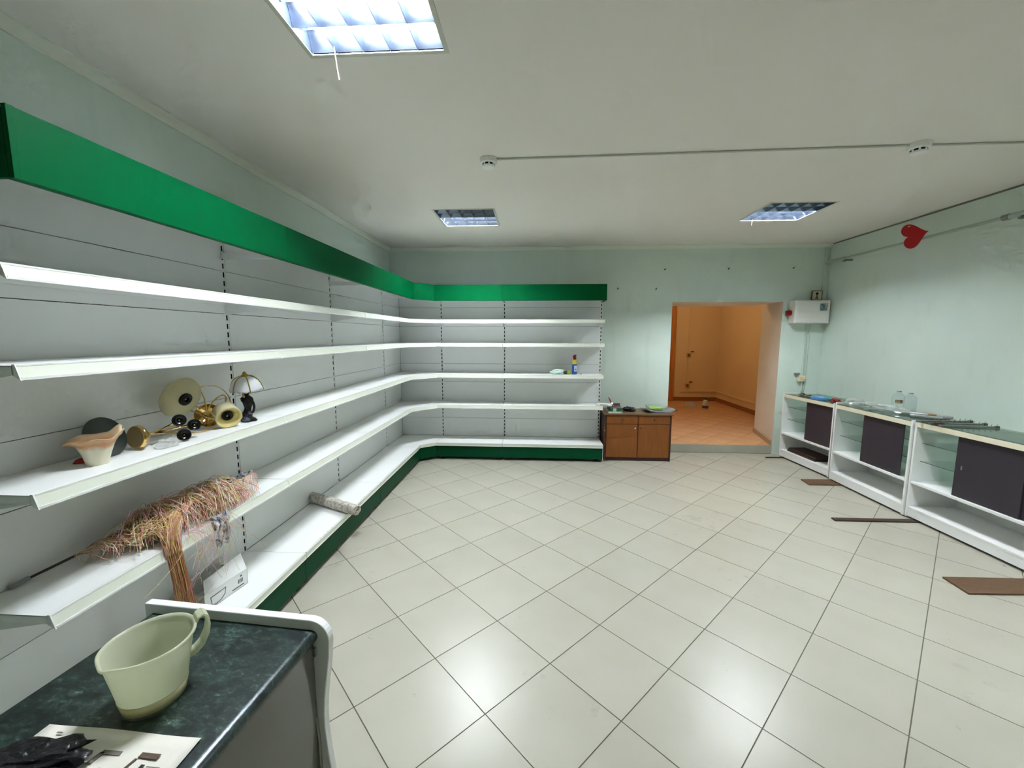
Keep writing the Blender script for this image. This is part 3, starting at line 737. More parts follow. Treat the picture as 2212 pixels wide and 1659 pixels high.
crumple('plastic_bag', (.285, 5.24, zs), (.10, .05, .034), mat('pale_green_film', rgb(196, 218, 208), .35), 'crumpled pale green plastic bag left of the spray can on the shelf', 'plastic bag', 21, .7)
tp = thing('tape_roll', (.405, 5.235, zs), 'green and yellow roll of tape between the bag and the spray can', 'tape')
axm = Matrix.Translation((0, 0, .024)) @ Matrix.Rotation(PI/2, 4, 'Y')
MB().lathe([(.011, -.045), (.024, -.045), (.024, .0), (.011, .0)], 20, axm, cap0=False, cap1=False).build('dark_roll', mat('dark_green', rgb(40, 62, 40), .5), tp, smooth=True)
MB().lathe([(.010, .0), (.024, .0), (.024, .045), (.010, .045)], 20, axm, cap0=False, cap1=False).build('yellow_roll', mat('olive_yellow', rgb(150, 150, 48), .5), tp, smooth=True)
tag(MB().box(-.012, .012, -.009, .009, 0, .010).build('eraser', mat('grey_rubber', rgb(120, 134, 128), .8), bevel=.002, at=(.585, 5.25, zs)), 'tiny grey lump right of the spray can on the shelf', 'scrap')

# ------------------------------------------------------------------ fittings on walls and ceiling
EB = mat('enclosure_white', rgb(232, 230, 226), .35)
eb = thing('fuse_box', (3.505, YB, 1.90), 'white electrical enclosure box mounted in the right back corner', 'electrical box')
MB().box(-.215, .215, -.125, 0, -.15, .14).build('enclosure', EB, eb, bevel=.008)
MB().box(-.205, .205, -.131, -.123, -.14, .13).build('door', EB, eb, bevel=.004)
MB().box(.085, .175, -.134, -.130, .01, .10).build('window', mat('smoked_window', rgb(120, 146, 150), .2), eb, bevel=.003)
for i in range(3): MB().box(.10+.02*(i % 2), .125+.02*(i % 2), -.137, -.133, .015+.028*i, .033+.028*i).build('switch', mat('switch_slate', rgb(70, 92, 100), .3), eb, bevel=.001)
for z in (.085, .055): MB().lathe([(.002, 0), (.011, .002), (.006, .006)], 12, Matrix.Translation((.155, -.133, z)) @ Matrix.Rotation(PI/2, 4, 'X')).build('indicator', mat('indicator_chrome', rgb(240, 236, 215), .1, metal=1), eb, smooth=True)
sr = thing('alarm_sounder', (3.275, YB, 1.885), 'small dark red alarm sounder left of the white electrical box', 'alarm')
MB().box(-.03, .03, -.02, 0, -.03, .03).build('base', mat('sounder_base', rgb(140, 24, 20), .4), sr, bevel=.004)
MB().lathe([(.034, .018), (.036, .03), (.034, .055), (.022, .07), (.002, .072)], 20, Matrix.Rotation(PI/2, 4, 'X')).build('dome', mat('sounder_red', rgb(150, 22, 18), .3), sr, smooth=True)
ic = thing('framed_picture', (3.585, YB-.06, 2.043), 'tiny framed picture standing on top of the electrical box', 'picture frame')
FRM = mat('gilt_dark', rgb(112, 100, 74), .5)
for a, b, c, d in ((-.065, -.055, 0, .125), (.055, .065, 0, .125), (-.055, .055, 0, .010), (-.055, .055, .115, .125)):
    MB().box(a, b, -.008, .006, c, d).build('frame_bar', FRM, ic, bevel=.001)
MB().box(-.055, .055, -.003, .003, .010, .115).build('picture', mat('picture_cream', rgb(206, 200, 176), .6), ic)
MB().lathe([(.001, 0), (.017, 0), (.017, .0008), (.001, .0008)], 16, Matrix.Translation((0, -.0034, .085)) @ Matrix.Rotation(PI/2, 4, 'X')).build('painted_figure', BLACK, ic)
MB().prism([(-.022, .018), (.022, .018), (.014, .046), (.006, .07), (-.006, .07), (-.014, .046)], -.0042, -.0034, fn=lambda a, b, h: (a, h, b)).build('painted_figure', FRM, ic)
sk = thing('wall_socket', (3.50, YB, 1.035), 'cream wall socket with a dark switch under the electrical box', 'socket')
MB().box(-.042, .042, -.045, 0, -.04, .04).build('socket_body', mat('cream_plastic', rgb(226, 212, 178), .4), sk, bevel=.006)
MB().box(-.085, -.02, -.03, 0, .05, .072).build('switch', mat('grey_switch', rgb(110, 128, 130), .4), sk, bevel=.003)
MB().lathe([(.022, 0), (.020, .004), (.003, .002)], 18, Matrix.Translation((0, -.045, 0)) @ Matrix.Rotation(PI/2, 4, 'X')).build('face', mat('cream_plastic2', rgb(214, 200, 168), .4), sk, smooth=True)
CONDU = mat('conduit_mint', rgb(196, 212, 202), .45)
cd = thing('cable_conduit', (3.52, YB, .0), 'thin pale conduit running down from the electrical box past the socket', 'conduit')
MB().box(-.012, .012, -.016, 0, .86, 1.75).build('channel', CONDU, cd, bevel=.002)
MB().tube([(.045, -.008, 1.75), (.042, -.008, 1.3), (.03, -.008, .86)], .007, 6).build('cable', CONDU, cd, smooth=True)
cd = thing('cable_conduit', (XR-.06, YB, 2.03), 'pale conduit climbing from the electrical box to the ceiling corner', 'conduit')
MB().box(-.016, .016, -.018, 0, .012, ZC-2.03-.045).build('channel', CONDU, cd, bevel=.002)
# nails
NAIL = mat('nail_steel', rgb(60, 62, 60), .4, metal=.6)
for x, z, w in ((1.681, 2.452, 'above the left side of the doorway'), (2.492, 2.455, 'above the middle of the doorway'), (3.303, 2.458, 'right of the doorway, near the ceiling'), (1.08, 2.207, 'just right of the green canopy'), (1.579, 2.201, 'lower, between the canopy and the doorway')):
    n_ = thing('wall_hook', (x, YB, z), 'small dark nail in the mint wall ' + w, 'nail', 0, 'nails in the back wall')
    MB().tube([(0, 0, 0), (0, -.022, .002), (.004, -.03, .012)], .0035, 6).build('shank', NAIL, n_, smooth=True)
    MB().lathe([(.001, 0), (.009, 0), (.009, .002), (.001, .002)], 10, Matrix.Rotation(PI/2, 4, 'X')).build('head', NAIL, n_)
# curtain pipe along the right wall
cp_ = thing('wall_pipe', (3.66, 0, 2.51), 'grey pipe fixed along the top of the right wall', 'pipe')
MB().tube([(0, 5.50, 0), (0, 3.30, 0)], .013, 10).build('pipe', PIPE, cp_, smooth=True)
MB().tube([(0, 5.51, 0), (0, 5.18, 0)], .018, 10).build('sleeve', PIPE, cp_, smooth=True)
MB().tube([(0, 3.52, 0), (0, 2.0, .01)], .019, 12).build('thick_pipe', PIPE, cp_, smooth=True)
MB().tube([(0, 3.545, 0), (0, 3.50, 0)], .023, 12).build('coupling', GREYM, cp_, smooth=True)
for y in (5.20, 3.42, 2.2):
    MB().tube([(0, y, -.012), (.03, y, -.02), (.09, y, -.02)], .010, 8).build('wall_clamp', GREYM, cp_, smooth=True)
    MB().lathe([(.004, -.024), (.018, -.02), (.018, -.008), (.004, -.004)], 12, Matrix.Translation((0, y, -.018))).build('clamp_knob', GREYM, cp_, smooth=True)
# red paper heart hanging by a thread
ht = thing('paper_heart', (3.43, 4.03, 2.50), 'red paper heart hanging sideways in front of the wall pipe', 'decoration')
hp = []
for i in range(48):
    a = 2*PI*i/48
    x = 16*math.sin(a)**3; y = 13*math.cos(a)-5*math.cos(2*a)-2*math.cos(3*a)-math.cos(4*a)
    hp.append((x*.0070, (y+2)*.0060))
ca, sa = math.cos(math.radians(104)), math.sin(math.radians(104))
hp = [(x*ca-y*sa, x*sa+y*ca) for x, y in hp]
Mh = Matrix.Rotation(math.radians(-35), 4, 'Z')
MB().prism(hp, -.0012, .0012, fn=lambda a, b, h: (a, h, b)).xf(Mh).build('heart', mat('red_card', rgb(172, 12, 14), .55), ht)
top = max(hp, key=lambda p: p[1])
MB().lathe([(.0035, -.0022), (.006, -.0022), (.006, .0022), (.0035, .0022), (.0035, -.0022)], 10, Mh @ Matrix.Translation((top[0], 0, top[1]-.02)) @ Matrix.Rotation(PI/2, 4, 'X'), cap0=False, cap1=False).build('eyelet', RAILW, ht)
MB().tube([Mh @ Vector((top[0], 0, top[1]-.02)), (Mh @ Vector((top[0], 0, 0))) + Vector((0, 0, ZC-2.50))], .0005, 4).build('thread', RAILW, ht)
# smoke detectors and their cable
def detector(x, y, label):
    t = thing('smoke_detector', (x, y, ZC), label, 'smoke detector', 0, 'ceiling smoke detectors')
    MB().lathe([(.058, 0), (.058, -.020), (.054, -.030), (.043, -.034)], 32).build('base', RAILW, t, smooth=True)
    MB().lathe([(.040, -.033), (.039, -.048)], 32).build('chamber', BLACK, t, smooth=True)
    MB().lathe([(.043, -.046), (.041, -.056), (.030, -.061), (.001, -.062)], 32).build('cap', RAILW, t, smooth=True)
    for k in range(8):
        a = 2*PI*k/8+.2
        MB().box(.036, .0435, -.005, .005, -.048, -.032).xf(Matrix.Rotation(a, 4, 'Z')).build('fin', RAILW, t)
detector(-.325, 2.855, 'white smoke detector at the left end of the ceiling cable')
detector(2.335, 2.785, 'white smoke detector on the right half of the ceiling cable')
cc = MB().tube([(-.27, 2.85, ZC-.008), (1.0, 2.82, ZC-.008), (2.30, 2.785, ZC-.008), (2.40, 2.79, ZC-.008), (3.745, 2.775, ZC-.008)], .006, 6).build('ceiling_cable', mat('cable_grey', rgb(200, 204, 196), .5), smooth=True)
tag(cc, 'white surface cable crossing the ceiling through both smoke detectors', 'cable')
# back room: bottle, box, sockets, cable channel
bo = thing('plastic_bottle', (3.43, 8.32, STEP), 'white plastic bottle with a dark cap on the back room floor', 'bottle')
MB().lathe([(.055, 0), (.06, .01), (.06, .03)], 20).build('base', CARD, bo, smooth=True)
MB().lathe([(.058, .03), (.058, .085)], 20).build('label', mat('dark_label', rgb(84, 60, 40), .5), bo, smooth=True)
MB().lathe([(.06, .085), (.058, .14), (.04, .19), (.026, .205)], 20).build('shoulder', CARD, bo, smooth=True)
MB().lathe([(.027, .205), (.027, .232)], 16).build('cap', BLACK, bo, smooth=True)
wbx = thing('small_tub', (3.27, 8.68, STEP), 'low pale plastic tub left of the bottle in the back room', 'tub')
MB().box(-.09, .09, -.06, .06, 0, .012).box(-.09, -.082, -.06, .06, .012, .09).box(.082, .09, -.06, .06, .012, .09).box(-.082, .082, -.06, -.052, .012, .09).box(-.082, .082, .052, .06, .012, .09).build('tub_body', CARD, wbx, bevel=.003)
SOCK = mat('beige_socket', rgb(190, 160, 110), .5)
for z, lbl in ((1.16, 'upper beige light switch on the far wall of the back room'), (.47, 'lower beige socket on the far wall of the back room')):
    s_ = thing('wall_switch', (3.47, 9.48, z), lbl, 'socket')
    MB().box(-.045, .045, -.03, 0, -.045, .045).build('plate', SOCK, s_, bevel=.005)
    MB().box(-.02, .02, -.04, -.028, -.03, .03).build('rocker', mat('brown_switch', rgb(110, 80, 46), .5), s_, bevel=.002)
    MB().box(.05, .115, -.025, 0, .07, .092).build('junction', mat('brown_switch2', rgb(96, 66, 36), .5), s_, bevel=.002)
tk = thing('trim_3', (3.47, 9.48, STEP), 'thin cable trunking around the walls of the back room', 'trunking'); struct(tk); del tk['category']
MB().box(-.16, .66, -.02, 0, .20, .235).build('far_run', PEACH, tk, bevel=.003)
MB().box(.64, .66, -3.0, -.02, .20, .235).build('side_run', PEACH, tk, bevel=.003)
MB().box(-.02, .0, -.016, 0, .24, 2.5).build('riser', PEACH, tk, bevel=.002)
# ------------------------------------------------------------------ near sales counter with the green top
def marble_mat():
    m = bpy.data.materials.new('green_marble_laminate'); m.use_nodes = True
    nt = m.node_tree; n = nt.nodes; l = nt.links; b = n['Principled BSDF']
    tc = n.new('ShaderNodeTexCoord')
    mp = n.new('ShaderNodeMapping'); mp.inputs['Rotation'].default_value = (0, 0, .5); mp.inputs['Scale'].default_value = (1, 1.7, 1)
    l.new(tc.outputs['Object'], mp.inputs['Vector'])
    n1 = n.new('ShaderNodeTexNoise'); n1.inputs['Scale'].default_value = 52; n1.inputs['Detail'].default_value = 8; n1.inputs['Roughness'].default_value = .68; n1.inputs['Distortion'].default_value = .6
    n2 = n.new('ShaderNodeTexNoise'); n2.inputs['Scale'].default_value = 11; n2.inputs['Detail'].default_value = 5
    for x in (n1, n2): l.new(mp.outputs['Vector'], x.inputs['Vector'])
    r1 = n.new('ShaderNodeValToRGB'); e = r1.color_ramp.elements
    e[0].position = .30; e[0].color = rgb(16, 26, 26); e[1].position = .72; e[1].color = rgb(142, 162, 150)
    for p, c in ((.46, rgb(30, 46, 43)), (.55, rgb(46, 68, 61)), (.63, rgb(76, 98, 88))):
        q = e.new(p); q.color = c
    l.new(n1.outputs['Fac'], r1.inputs['Fac'])
    r2_ = n.new('ShaderNodeValToRGB'); r2_.color_ramp.elements[0].position = .35; r2_.color_ramp.elements[1].position = .7
    r2_.color_ramp.elements[0].color = rgb(120, 130, 140); r2_.color_ramp.elements[1].color = (1, 1, 1, 1)
    l.new(n2.outputs['Fac'], r2_.inputs['Fac'])
    mx = n.new('ShaderNodeMixRGB'); mx.blend_type = 'MULTIPLY'; mx.inputs['Fac'].default_value = 1
    l.new(r1.outputs['Color'], mx.inputs['Color1']); l.new(r2_.outputs['Color'], mx.inputs['Color2'])
    l.new(mx.outputs['Color'], b.inputs['Base Color']); b.inputs['Roughness'].default_value = .32
    bp = n.new('ShaderNodeBump'); bp.inputs['Strength'].default_value = .12; bp.inputs['Distance'].default_value = .002
    l.new(n1.outputs['Fac'], bp.inputs['Height']); l.new(bp.outputs['Normal'], b.inputs['Normal'])
    return m
MARB = marble_mat()
ZW = .76
sc_ = thing('sales_counter', (-.604, 1.018, 0), 'sales counter at the lower left with a dark green marbled top and white end panel', 'counter', math.radians(-4.5))
LEN = 1.15
prof = [(-.527, ZW), (-.527, ZW-.034), (-.012, ZW-.034), (-.004, ZW-.030), (0, ZW-.022), (0, ZW-.013), (-.004, ZW-.005), (-.012, ZW-.001), (-.02, ZW)]
MB().prism(prof, -LEN, -.001, fn=lambda a, b, h: (a, h, b)).build('worktop', MARB, sc_, smooth=True)
# white end panel, bulging at the top and waisted below
side = [(-.555, 0), (-.555, ZW+.028), (-.03, ZW+.028)]
for i in range(9):
    a = PI/2*(1-i/8); side.append((-.022+.055*math.cos(a), ZW-.030+.058*math.sin(a)))
for z, x in ((.68, .030), (.65, .026), (.60, .018), (.55, .011), (.50, .007), (.45, .007), (.40, .011), (.35, .016), (.30, .023), (.22, .034), (.12, .043), (0, .047)):
    side.append((x, z))
MB().prism(side, 0, .024, fn=lambda a, b, h: (a, h, b)).build('end_panel', WHITE, sc_, bevel=.003)
MB().box(-.030, -.012, -LEN, -.004, .05, ZW-.035).build('front_panel', mat('gloss_panel', rgb(92, 92, 86), .12, spec=.7), sc_, bevel=.001)
MB().box(-.53, -.512, -LEN, -.004, .05, ZW-.035).build('rear_panel', WHITE, sc_, bevel=.001)
MB().box(-.50, -.05, -LEN, -.004, 0, .05).build('plinth', DARK, sc_)
MB().box(-.020, -.004, -.010, -.003, ZW-.075, ZW-.05).build('corner_bracket', GREYM, sc_, bevel=.001)
w_ = []
for i in range(9):
    z = .10+(ZW-.14)*i/8; w_.append((-.004-.020*abs(i-3.5)/4, z))
MB().prism(w_+[(-.03, ZW-.04), (-.03, .10)], -.012, -.002, fn=lambda a, b, h: (a, h, b)).build('corner_strip', mat('strip_grey', rgb(120, 116, 108), .4), sc_)

# translucent green jug
def milky(name, col, tr=.45, clear=.18):
    m = bpy.data.materials.new(name); m.use_nodes = True
    n = m.node_tree.nodes; l = m.node_tree.links; n.clear()
    o = n.new('ShaderNodeOutputMaterial'); d = n.new('ShaderNodeBsdfDiffuse'); t = n.new('ShaderNodeBsdfTranslucent')
    p = n.new('ShaderNodeBsdfTransparent'); g = n.new('ShaderNodeBsdfGlossy'); g.inputs['Roughness'].default_value = .25
    for x in (d, t): x.inputs[0].default_value = col
    p.inputs[0].default_value = tuple(.4+.6*c for c in col[:3])+(1,)
    a = n.new('ShaderNodeMixShader'); a.inputs[0].default_value = tr; l.new(d.outputs[0], a.inputs[1]); l.new(t.outputs[0], a.inputs[2])
    b = n.new('ShaderNodeMixShader'); b.inputs[0].default_value = clear; l.new(a.outputs[0], b.inputs[1]); l.new(p.outputs[0], b.inputs[2])
    f = n.new('ShaderNodeLayerWeight'); f.inputs[0].default_value = .12
    c = n.new('ShaderNodeMixShader'); l.new(f.outputs['Facing'], c.inputs[0]); l.new(b.outputs[0], c.inputs[1]); l.new(g.outputs[0], c.inputs[2])
    mu = n.new('ShaderNodeMath'); mu.operation = 'MULTIPLY'; mu.inputs[1].default_value = .35
    l.new(f.outputs['Facing'], mu.inputs[0]); l.new(mu.outputs[0], c.inputs[0])
    l.new(c.outputs[0], o.inputs[0]); MATS[name] = m
    return m
JUG = milky('jug_plastic', rgb(234, 237, 217), .5, .22)
jg = thing('plastic_jug', (-.862, .792, ZW+.0005), 'pale translucent green plastic jug standing on the green counter top', 'jug')
SP = math.radians(258)
def jw(a, i, r, z):
    d = math.atan2(math.sin(a-SP), math.cos(a-SP)); k = math.exp(-(d/.2)**2)*max(0, (z-.095)/.05)
    return (r+.005*k, z-.003*k+.004*max(0, math.cos(a-SP+PI))*max(0, (z-.08)/.06))
MB().lathe([(.054, 0), (.057, .003), (.0622, .030), (.0628, .031), (.0625, .033), (.0805, .134), (.0855, .136), (.0855, .141), (.082, .142), (.078, .136), (.0595, .034), (.054, .006)], 64, Matrix.Identity(4), warp=jw).build('body', JUG, jg, smooth='full')
MB().lathe([(.0572, .003), (.0624, .029)], 64, cap0=False, cap1=False).build('base_band', milky('jug_base_plastic', rgb(236, 232, 200), .45, .1), jg, smooth=True, solid=.0012)
HA = math.radians(52)
def hpt(r, z): return (r*math.cos(HA), r*math.sin(HA), z)
hb = MB()
pts = [(.080, .136), (.088, .152), (.098, .156), (.106, .148), (.108, .128), (.104, .104), (.094, .082), (.080, .070), (.066, .066)]
for i in range(len(pts)-1):
    (r0, z0), (r1, z1) = pts[i], pts[i+1]
    px_, py_ = -math.sin(HA)*.017, math.cos(HA)*.017
    A, B = Vector(hpt(r0, z0)), Vector(hpt(r1, z1)); o_ = Vector((px_, py_, 0))
    n_ = (B-A).cross(o_).normalized()*.0022
    hb.add([A-o_-n_, A+o_-n_, B+o_-n_, B-o_-n_, A-o_+n_, A+o_+n_, B+o_+n_, B-o_+n_], [(3, 2, 1, 0), (4, 5, 6, 7), (0, 1, 5, 4), (1, 2, 6, 5), (2, 3, 7, 6), (3, 0, 4, 7)])
hb.build('handle', JUG, jg)

# leaflet and black bag in the bottom left corner
NEWS = mat('leaflet_paper', rgb(222, 218, 208), .7, var=.06, vscale=14)
nw = thing('leaflet', (-.85, .60, ZW+.001), 'white printed leaflet lying on the green counter top', 'leaflet', -.03)
def nf(u, v): return ((u-.5)*.345, (v-.5)*.215, .002+.003*math.sin(u*4+v*3)**2)
MB().grid(nf, 12, 8).build('sheet', NEWS, nw, smooth='full', solid=.0006, fix=False)
INK = mat('grey_ink', rgb(120, 116, 110), .7); INK2 = mat('brown_ink', rgb(84, 66, 54), .7); INK3 = mat('black_ink', rgb(40, 38, 38), .7)
def print_(a, b, c, d, m, sk=0.0): MB().prism([(a, c), (b, c), (b+sk, d), (a+sk, d)], .0062, .0068).build('print_block', m, nw)
for i in range(4): print_(-.095, -.072, .034+.008*i, .039+.008*i, INK)
for i in range(4): print_(-.045, -.018, .030+.008*i, .036+.008*i, INK)
print_(-.13, -.118, .088, .091, INK); print_(.005, .045, .058, .066, INK); print_(-.004, .006, .040, .062, INK, .006)
print_(-.01, .018, .0, .030, INK2, .012); print_(-.002, .008, .008, .022, NEWS, .004)
print_(.085, .125, .058, .068, INK2); print_(.072, .077, .012, .056, INK2, .010)
print_(.105, .113, .040, .047, INK3); print_(.118, .145, .043, .045, INK)
for i, x in enumerate((.088, .098, .108, .118)): print_(x, x+.006, .012+.004*(i % 2), .022+.006*(i % 2), INK3)
for i in range(3): print_(.082+.012*i, .090+.012*i, -.01, 0, INK3)
print_(.13, .148, .0, .03, INK, .008)
for i in range(5): print_(-.16, -.135, .02-.012*i, .024-.012*i, INK)
for i in range(6): print_(.03, .062, .030-.010*i, .034-.010*i, INK)
crumple('plastic_bag', (-.96, .618, ZW+.008), (.11, .050, .018), mat('black_film', rgb(18, 18, 22), .28, bump=.5, bscale=60), 'crumpled black plastic bag lying over the leaflet in the corner', 'plastic bag', 31, .5, 4, 2.0, rz=.22)

# ------------------------------------------------------------------ old lamps on the middle shelf
Z3 = SH_Z[1]+.0005
FROST = milky('frosted_glass', rgb(236, 226, 200), .5, .04)
def amber_mat():
    m = mat('amber_edge_glass', rgb(232, 222, 196), .3)
    nt = m.node_tree; n = nt.nodes; l = nt.links
    tc = n.new('ShaderNodeTexCoord'); sx = n.new('ShaderNodeSeparateXYZ'); l.new(tc.outputs['Object'], sx.inputs[0])
    nz = n.new('ShaderNodeTexNoise'); nz.inputs['Scale'].default_value = 18; l.new(tc.outputs['Object'], nz.inputs['Vector'])
    ma = n.new('ShaderNodeMath'); ma.operation = 'MULTIPLY_ADD'; ma.inputs[1].default_value = .05; l.new(nz.outputs['Fac'], ma.inputs[0]); l.new(sx.outputs['Z'], ma.inputs[2])
    r = n.new('ShaderNodeValToRGB'); e = r.color_ramp.elements
    e[0].position = .085; e[0].color = rgb(228, 222, 196); e[1].position = .135; e[1].color = rgb(232, 206, 170)
    q = e.new(.100); q.color = rgb(206, 140, 84)
    l.new(ma.outputs[0], r.inputs['Fac']); l.new(r.outputs['Color'], n['Principled BSDF'].inputs['Base Color'])
    return m
gs = thing('glass_lamp_shade', (-1.655, 1.405, Z3), 'cream glass lamp shade with a wavy amber rim standing on the middle shelf', 'lamp shade', 0)
def wv(a, i, r, z):
    k = max(0.0, (z-.055)/.047)
    g = lambda c, w: math.exp(-(math.atan2(math.sin(a-c), math.cos(a-c))/w)**2)
    t1, t2, lf, bk = g(1.45, .26), g(.42, .24), g(3.9, .5), g(2.7, .6)
    return (r + k*k*(.024*t1+.022*t2+.022*lf) - .004*k*math.sin(5*a), z + k*k*(.034*t1+.026*t2-.016*lf+.006*bk) - .003*k*math.cos(5*a))
MB().lathe([(.0, .0), (.030, .0), (.032, .004), (.041, .04), (.050, .070), (.056, .085), (.062, .096), (.070, .102), (.067, .103), (.059, .097), (.052, .083), (.042, .055), (.031, .008), (.0, .006)], 64, warp=wv, cap0=False, cap1=False).build('shade', amber_mat(), gs, smooth='full')
rd = thing('red_scrap', (-1.735, 1.415, Z3), 'small red plastic wedge beside the foot of the wavy shade', 'scrap', .4)
MB().prism([(-.02, 0), (.022, 0), (.016, .016), (-.008, .016)], -.015, .015, fn=lambda a, b, h: (a, h, b)).build('wedge', mat('red_wedge', rgb(176, 40, 26), .45), rd, bevel=.002)
# dark disc leaning back
nd = Vector((.94, .06, .34)).normalized()
dk = thing('round_plate', (-1.715, 1.505, Z3), 'dark grey round metal plate leaning behind the wavy lamp shade', 'plate')
MB().lathe([(.001, -.004), (.080, -.004), (.083, -.002), (.083, .002), (.080, .004), (.001, .004)], 48, axis_to((-.012, .0, .0785), nd)).build('disc', mat('slate_paint', rgb(60, 68, 66), .55), dk, smooth=True)
# brass three-arm lamp lying on its side
def socket(parent, p, d, r=.030):
    Mx = axis_to(p, d); out = []
    s = MB().lathe([(.001, -.018), (r*.55, -.018), (r*.75, -.008), (r, -.004), (r, .004), (r*.9, .007), (r*.72, .005), (r*.60, .009), (r*.42, .006), (r*.36, -.002), (.001, -.002)], 28, Mx).build('socket', BLACK, parent, smooth=True)
    MB().lathe([(.001, -.0015), (.004, -.0015), (.003, .002), (.001, .003)], 10, Mx).build('contact', BRASS, s, smooth=True)
    return s
la = thing('brass_lamp', (-1.70, 1.62, Z3), 'brass ceiling lamp lying on its side with three bare black sockets', 'lamp')
dax = Vector((.10, .99, -.10)).normalized()
MB().lathe([(.001, -.030), (.046, -.030), (.050, -.026), (.051, -.020), (.047, -.012), (.044, -.008), (.039, -.002), (.036, .002), (.030, .008), (.026, .012), (.018, .019), (.008, .023), (.001, .024)], 40, axis_to((.012, .0, .0525), dax)).build('canopy_dome', BRASS, la, smooth=True)
MB().lathe([(.001, -.0312), (.044, -.0312), (.044, -.0300), (.001, -.0300)], 36, axis_to((.012, .0, .0525), dax)).build('back_plate', mat('satin_brass', rgb(206, 178, 128), .42, metal=.75), la)
cdir = Vector((.78, -.60, .10)).normalized()
for p in ((.080, .112, .101), (.085, .185, .064), (.088, .122, .0305)):
    p = Vector(p)
    MB().tube(bez((.012, .016, .058), Vector((.012, .016, .058))+dax*.06, p-cdir*.05+Vector((-.01, .02, 0)), p-cdir*.015, 12), .0042, 8).build('arm', BRASS, la, smooth=True)
    socket(la, p, cdir, .027)
crumple('plastic_bag', (-1.615, 1.655, Z3), (.045, .05, .020), PLAST, 'small crumpled clear plastic bag in front of the brass lamp', 'plastic bag', 41, .7)
# brass lamp with two cream shades
lb_ = thing('brass_lamp', (-1.70, 1.96, Z3), 'brass lamp with two cream glass shades lying on the middle shelf', 'lamp')
CREAMG = milky('cream_glass', rgb(226, 220, 186), .45, .03)
bd = Vector((.93, -.14, -.30)).normalized()
# large shade seen from its flat side
pc = Vector((.0, -.10, .178))
big = MB().lathe([(.030, .0), (.060, -.003), (.095, -.014), (.100, -.028), (.097, -.030), (.060, -.010), (.030, -.005)], 48, axis_to(pc, bd), cap0=False, cap1=False).build('large_shade', CREAMG, lb_, smooth='full')
socket(lb_, pc+bd*.004, bd, .031)
pc2 = Vector((.098, .050, .0570))
bd2 = Vector((.76, -.50, -.36)).normalized()
sh = MB().lathe([(.024, -.092), (.046, -.088), (.054, -.078), (.060, -.02), (.061, .0), (.057, .002), (.050, -.018), (.042, -.030), (.024, -.034)], 48, axis_to(pc2, bd2), cap0=False, cap1=False).build('small_shade', CREAMG, lb_, smooth='full')
MB().lathe([(.022, -.030), (.040, -.024), (.049, -.012), (.0565, .003)], 40, axis_to(pc2, bd2), cap0=False, cap1=False).build('yellow_lining', mat('yellow_lining', rgb(226, 208, 136), .4), sh, smooth='full', solid=.001)
socket(lb_, pc2-bd2*.022, bd2, .026)
# brass canopy bowl and ring
MB().lathe([(.001, -.034), (.020, -.032), (.042, -.022), (.056, -.006), (.060, .006), (.058, .010), (.052, .004), (.038, -.014), (.001, -.026)], 40, axis_to((.0, .03, .072), Vector((.5, -.85, .15)))).build('canopy_dome', BRASS, lb_, smooth=True)
MB().lathe([(.001, .0), (.016, .004), (.020, .014), (.014, .026), (.001, .030)], 20, axis_to((.012, .012, .078), Vector((.5, -.85, .15)))).build('hub', BRASS, lb_, smooth=True)
hub = Vector((.016, .004, .080))
for e, c in ((pc-bd*.03, Vector((-.02, .06, .26))), (pc2-bd2*.09, Vector((.06, .16, .24)))):
    MB().tube(bez(hub, hub+Vector((-.03, .03, .06)), c, e, 18), .0038, 8).build('arm', BRASS, lb_, smooth=True)
MB().tube(bez((-.03, -.09, .165), (.0, .0, .27), (.05, .12, .24), (.075, .10, .115), 20), .003, 8).build('arm', BRASS, lb_, smooth=True)
MB().tube(bez((-.03, -.02, .13), (.02, -.02, .12), (.04, .0, .09), (.06, .01, .075), 10), .0035, 8).build('arm', BRASS, lb_, smooth=True)
MB().tube(bez((-.025, -.045, .112), (.01, -.04, .095), (.035, -.02, .066), (.06, .0, .058), 10), .0035, 8).build('arm', BRASS, lb_, smooth=True)
MB().tube(bez((-.02, -.08, .004), (.03, -.06, .004), (.05, .0, .004), (.02, .06, .004), 14), .003, 6).build('arm', BRASS, lb_, smooth=True)
# table lamp: bronze figure under a tulip shade
tl = thing('table_lamp', (-1.628, 2.185, Z3), 'small table lamp with a dark figurine stem and white tulip shade with gold ribs', 'lamp')
def fg(a, i, r, z): return (r*(1+.22*math.sin(3*a+z*60)+.12*math.sin(5*a-z*90)), z)
MB().lathe([(.030, 0), (.034, .006), (.030, .018), (.022, .028), (.024, .045), (.017, .06), (.016, .08), (.022, .10), (.028, .118), (.026, .135), (.018, .146), (.012, .152), (.014, .162), (.012, .172), (.006, .18)], 28, warp=fg).build('figurine', BRONZE, tl, smooth=True)
MB().tube(bez((.018, .0, .13), (.038, .01, .11), (.036, .012, .07), (.02, .01, .05), 8), .0065, 8).build('figurine_arm', BRONZE, tl, smooth=True)
TUL = milky('opal_glass', rgb(240, 242, 244), .5, .03)
tilt = Matrix.Translation((.0, .005, .185)) @ Matrix.Rotation(.12, 4, 'X')
def tw(a, i, r, z):
    k = max(0, 1-z/.03); return (r*(1+.05*k*abs(math.sin(4*a))), z-.008*k*abs(math.sin(8*a)))
MB().lathe([(.080, .0), (.079, .010), (.074, .028), (.062, .050), (.043, .066), (.022, .074), (.008, .076)], 64, tilt, warp=tw, cap0=False).build('tulip_shade', TUL, tl, smooth='full', solid=.002)
GOLD = mat('antique_gold', rgb(176, 150, 70), .3, metal=.85)
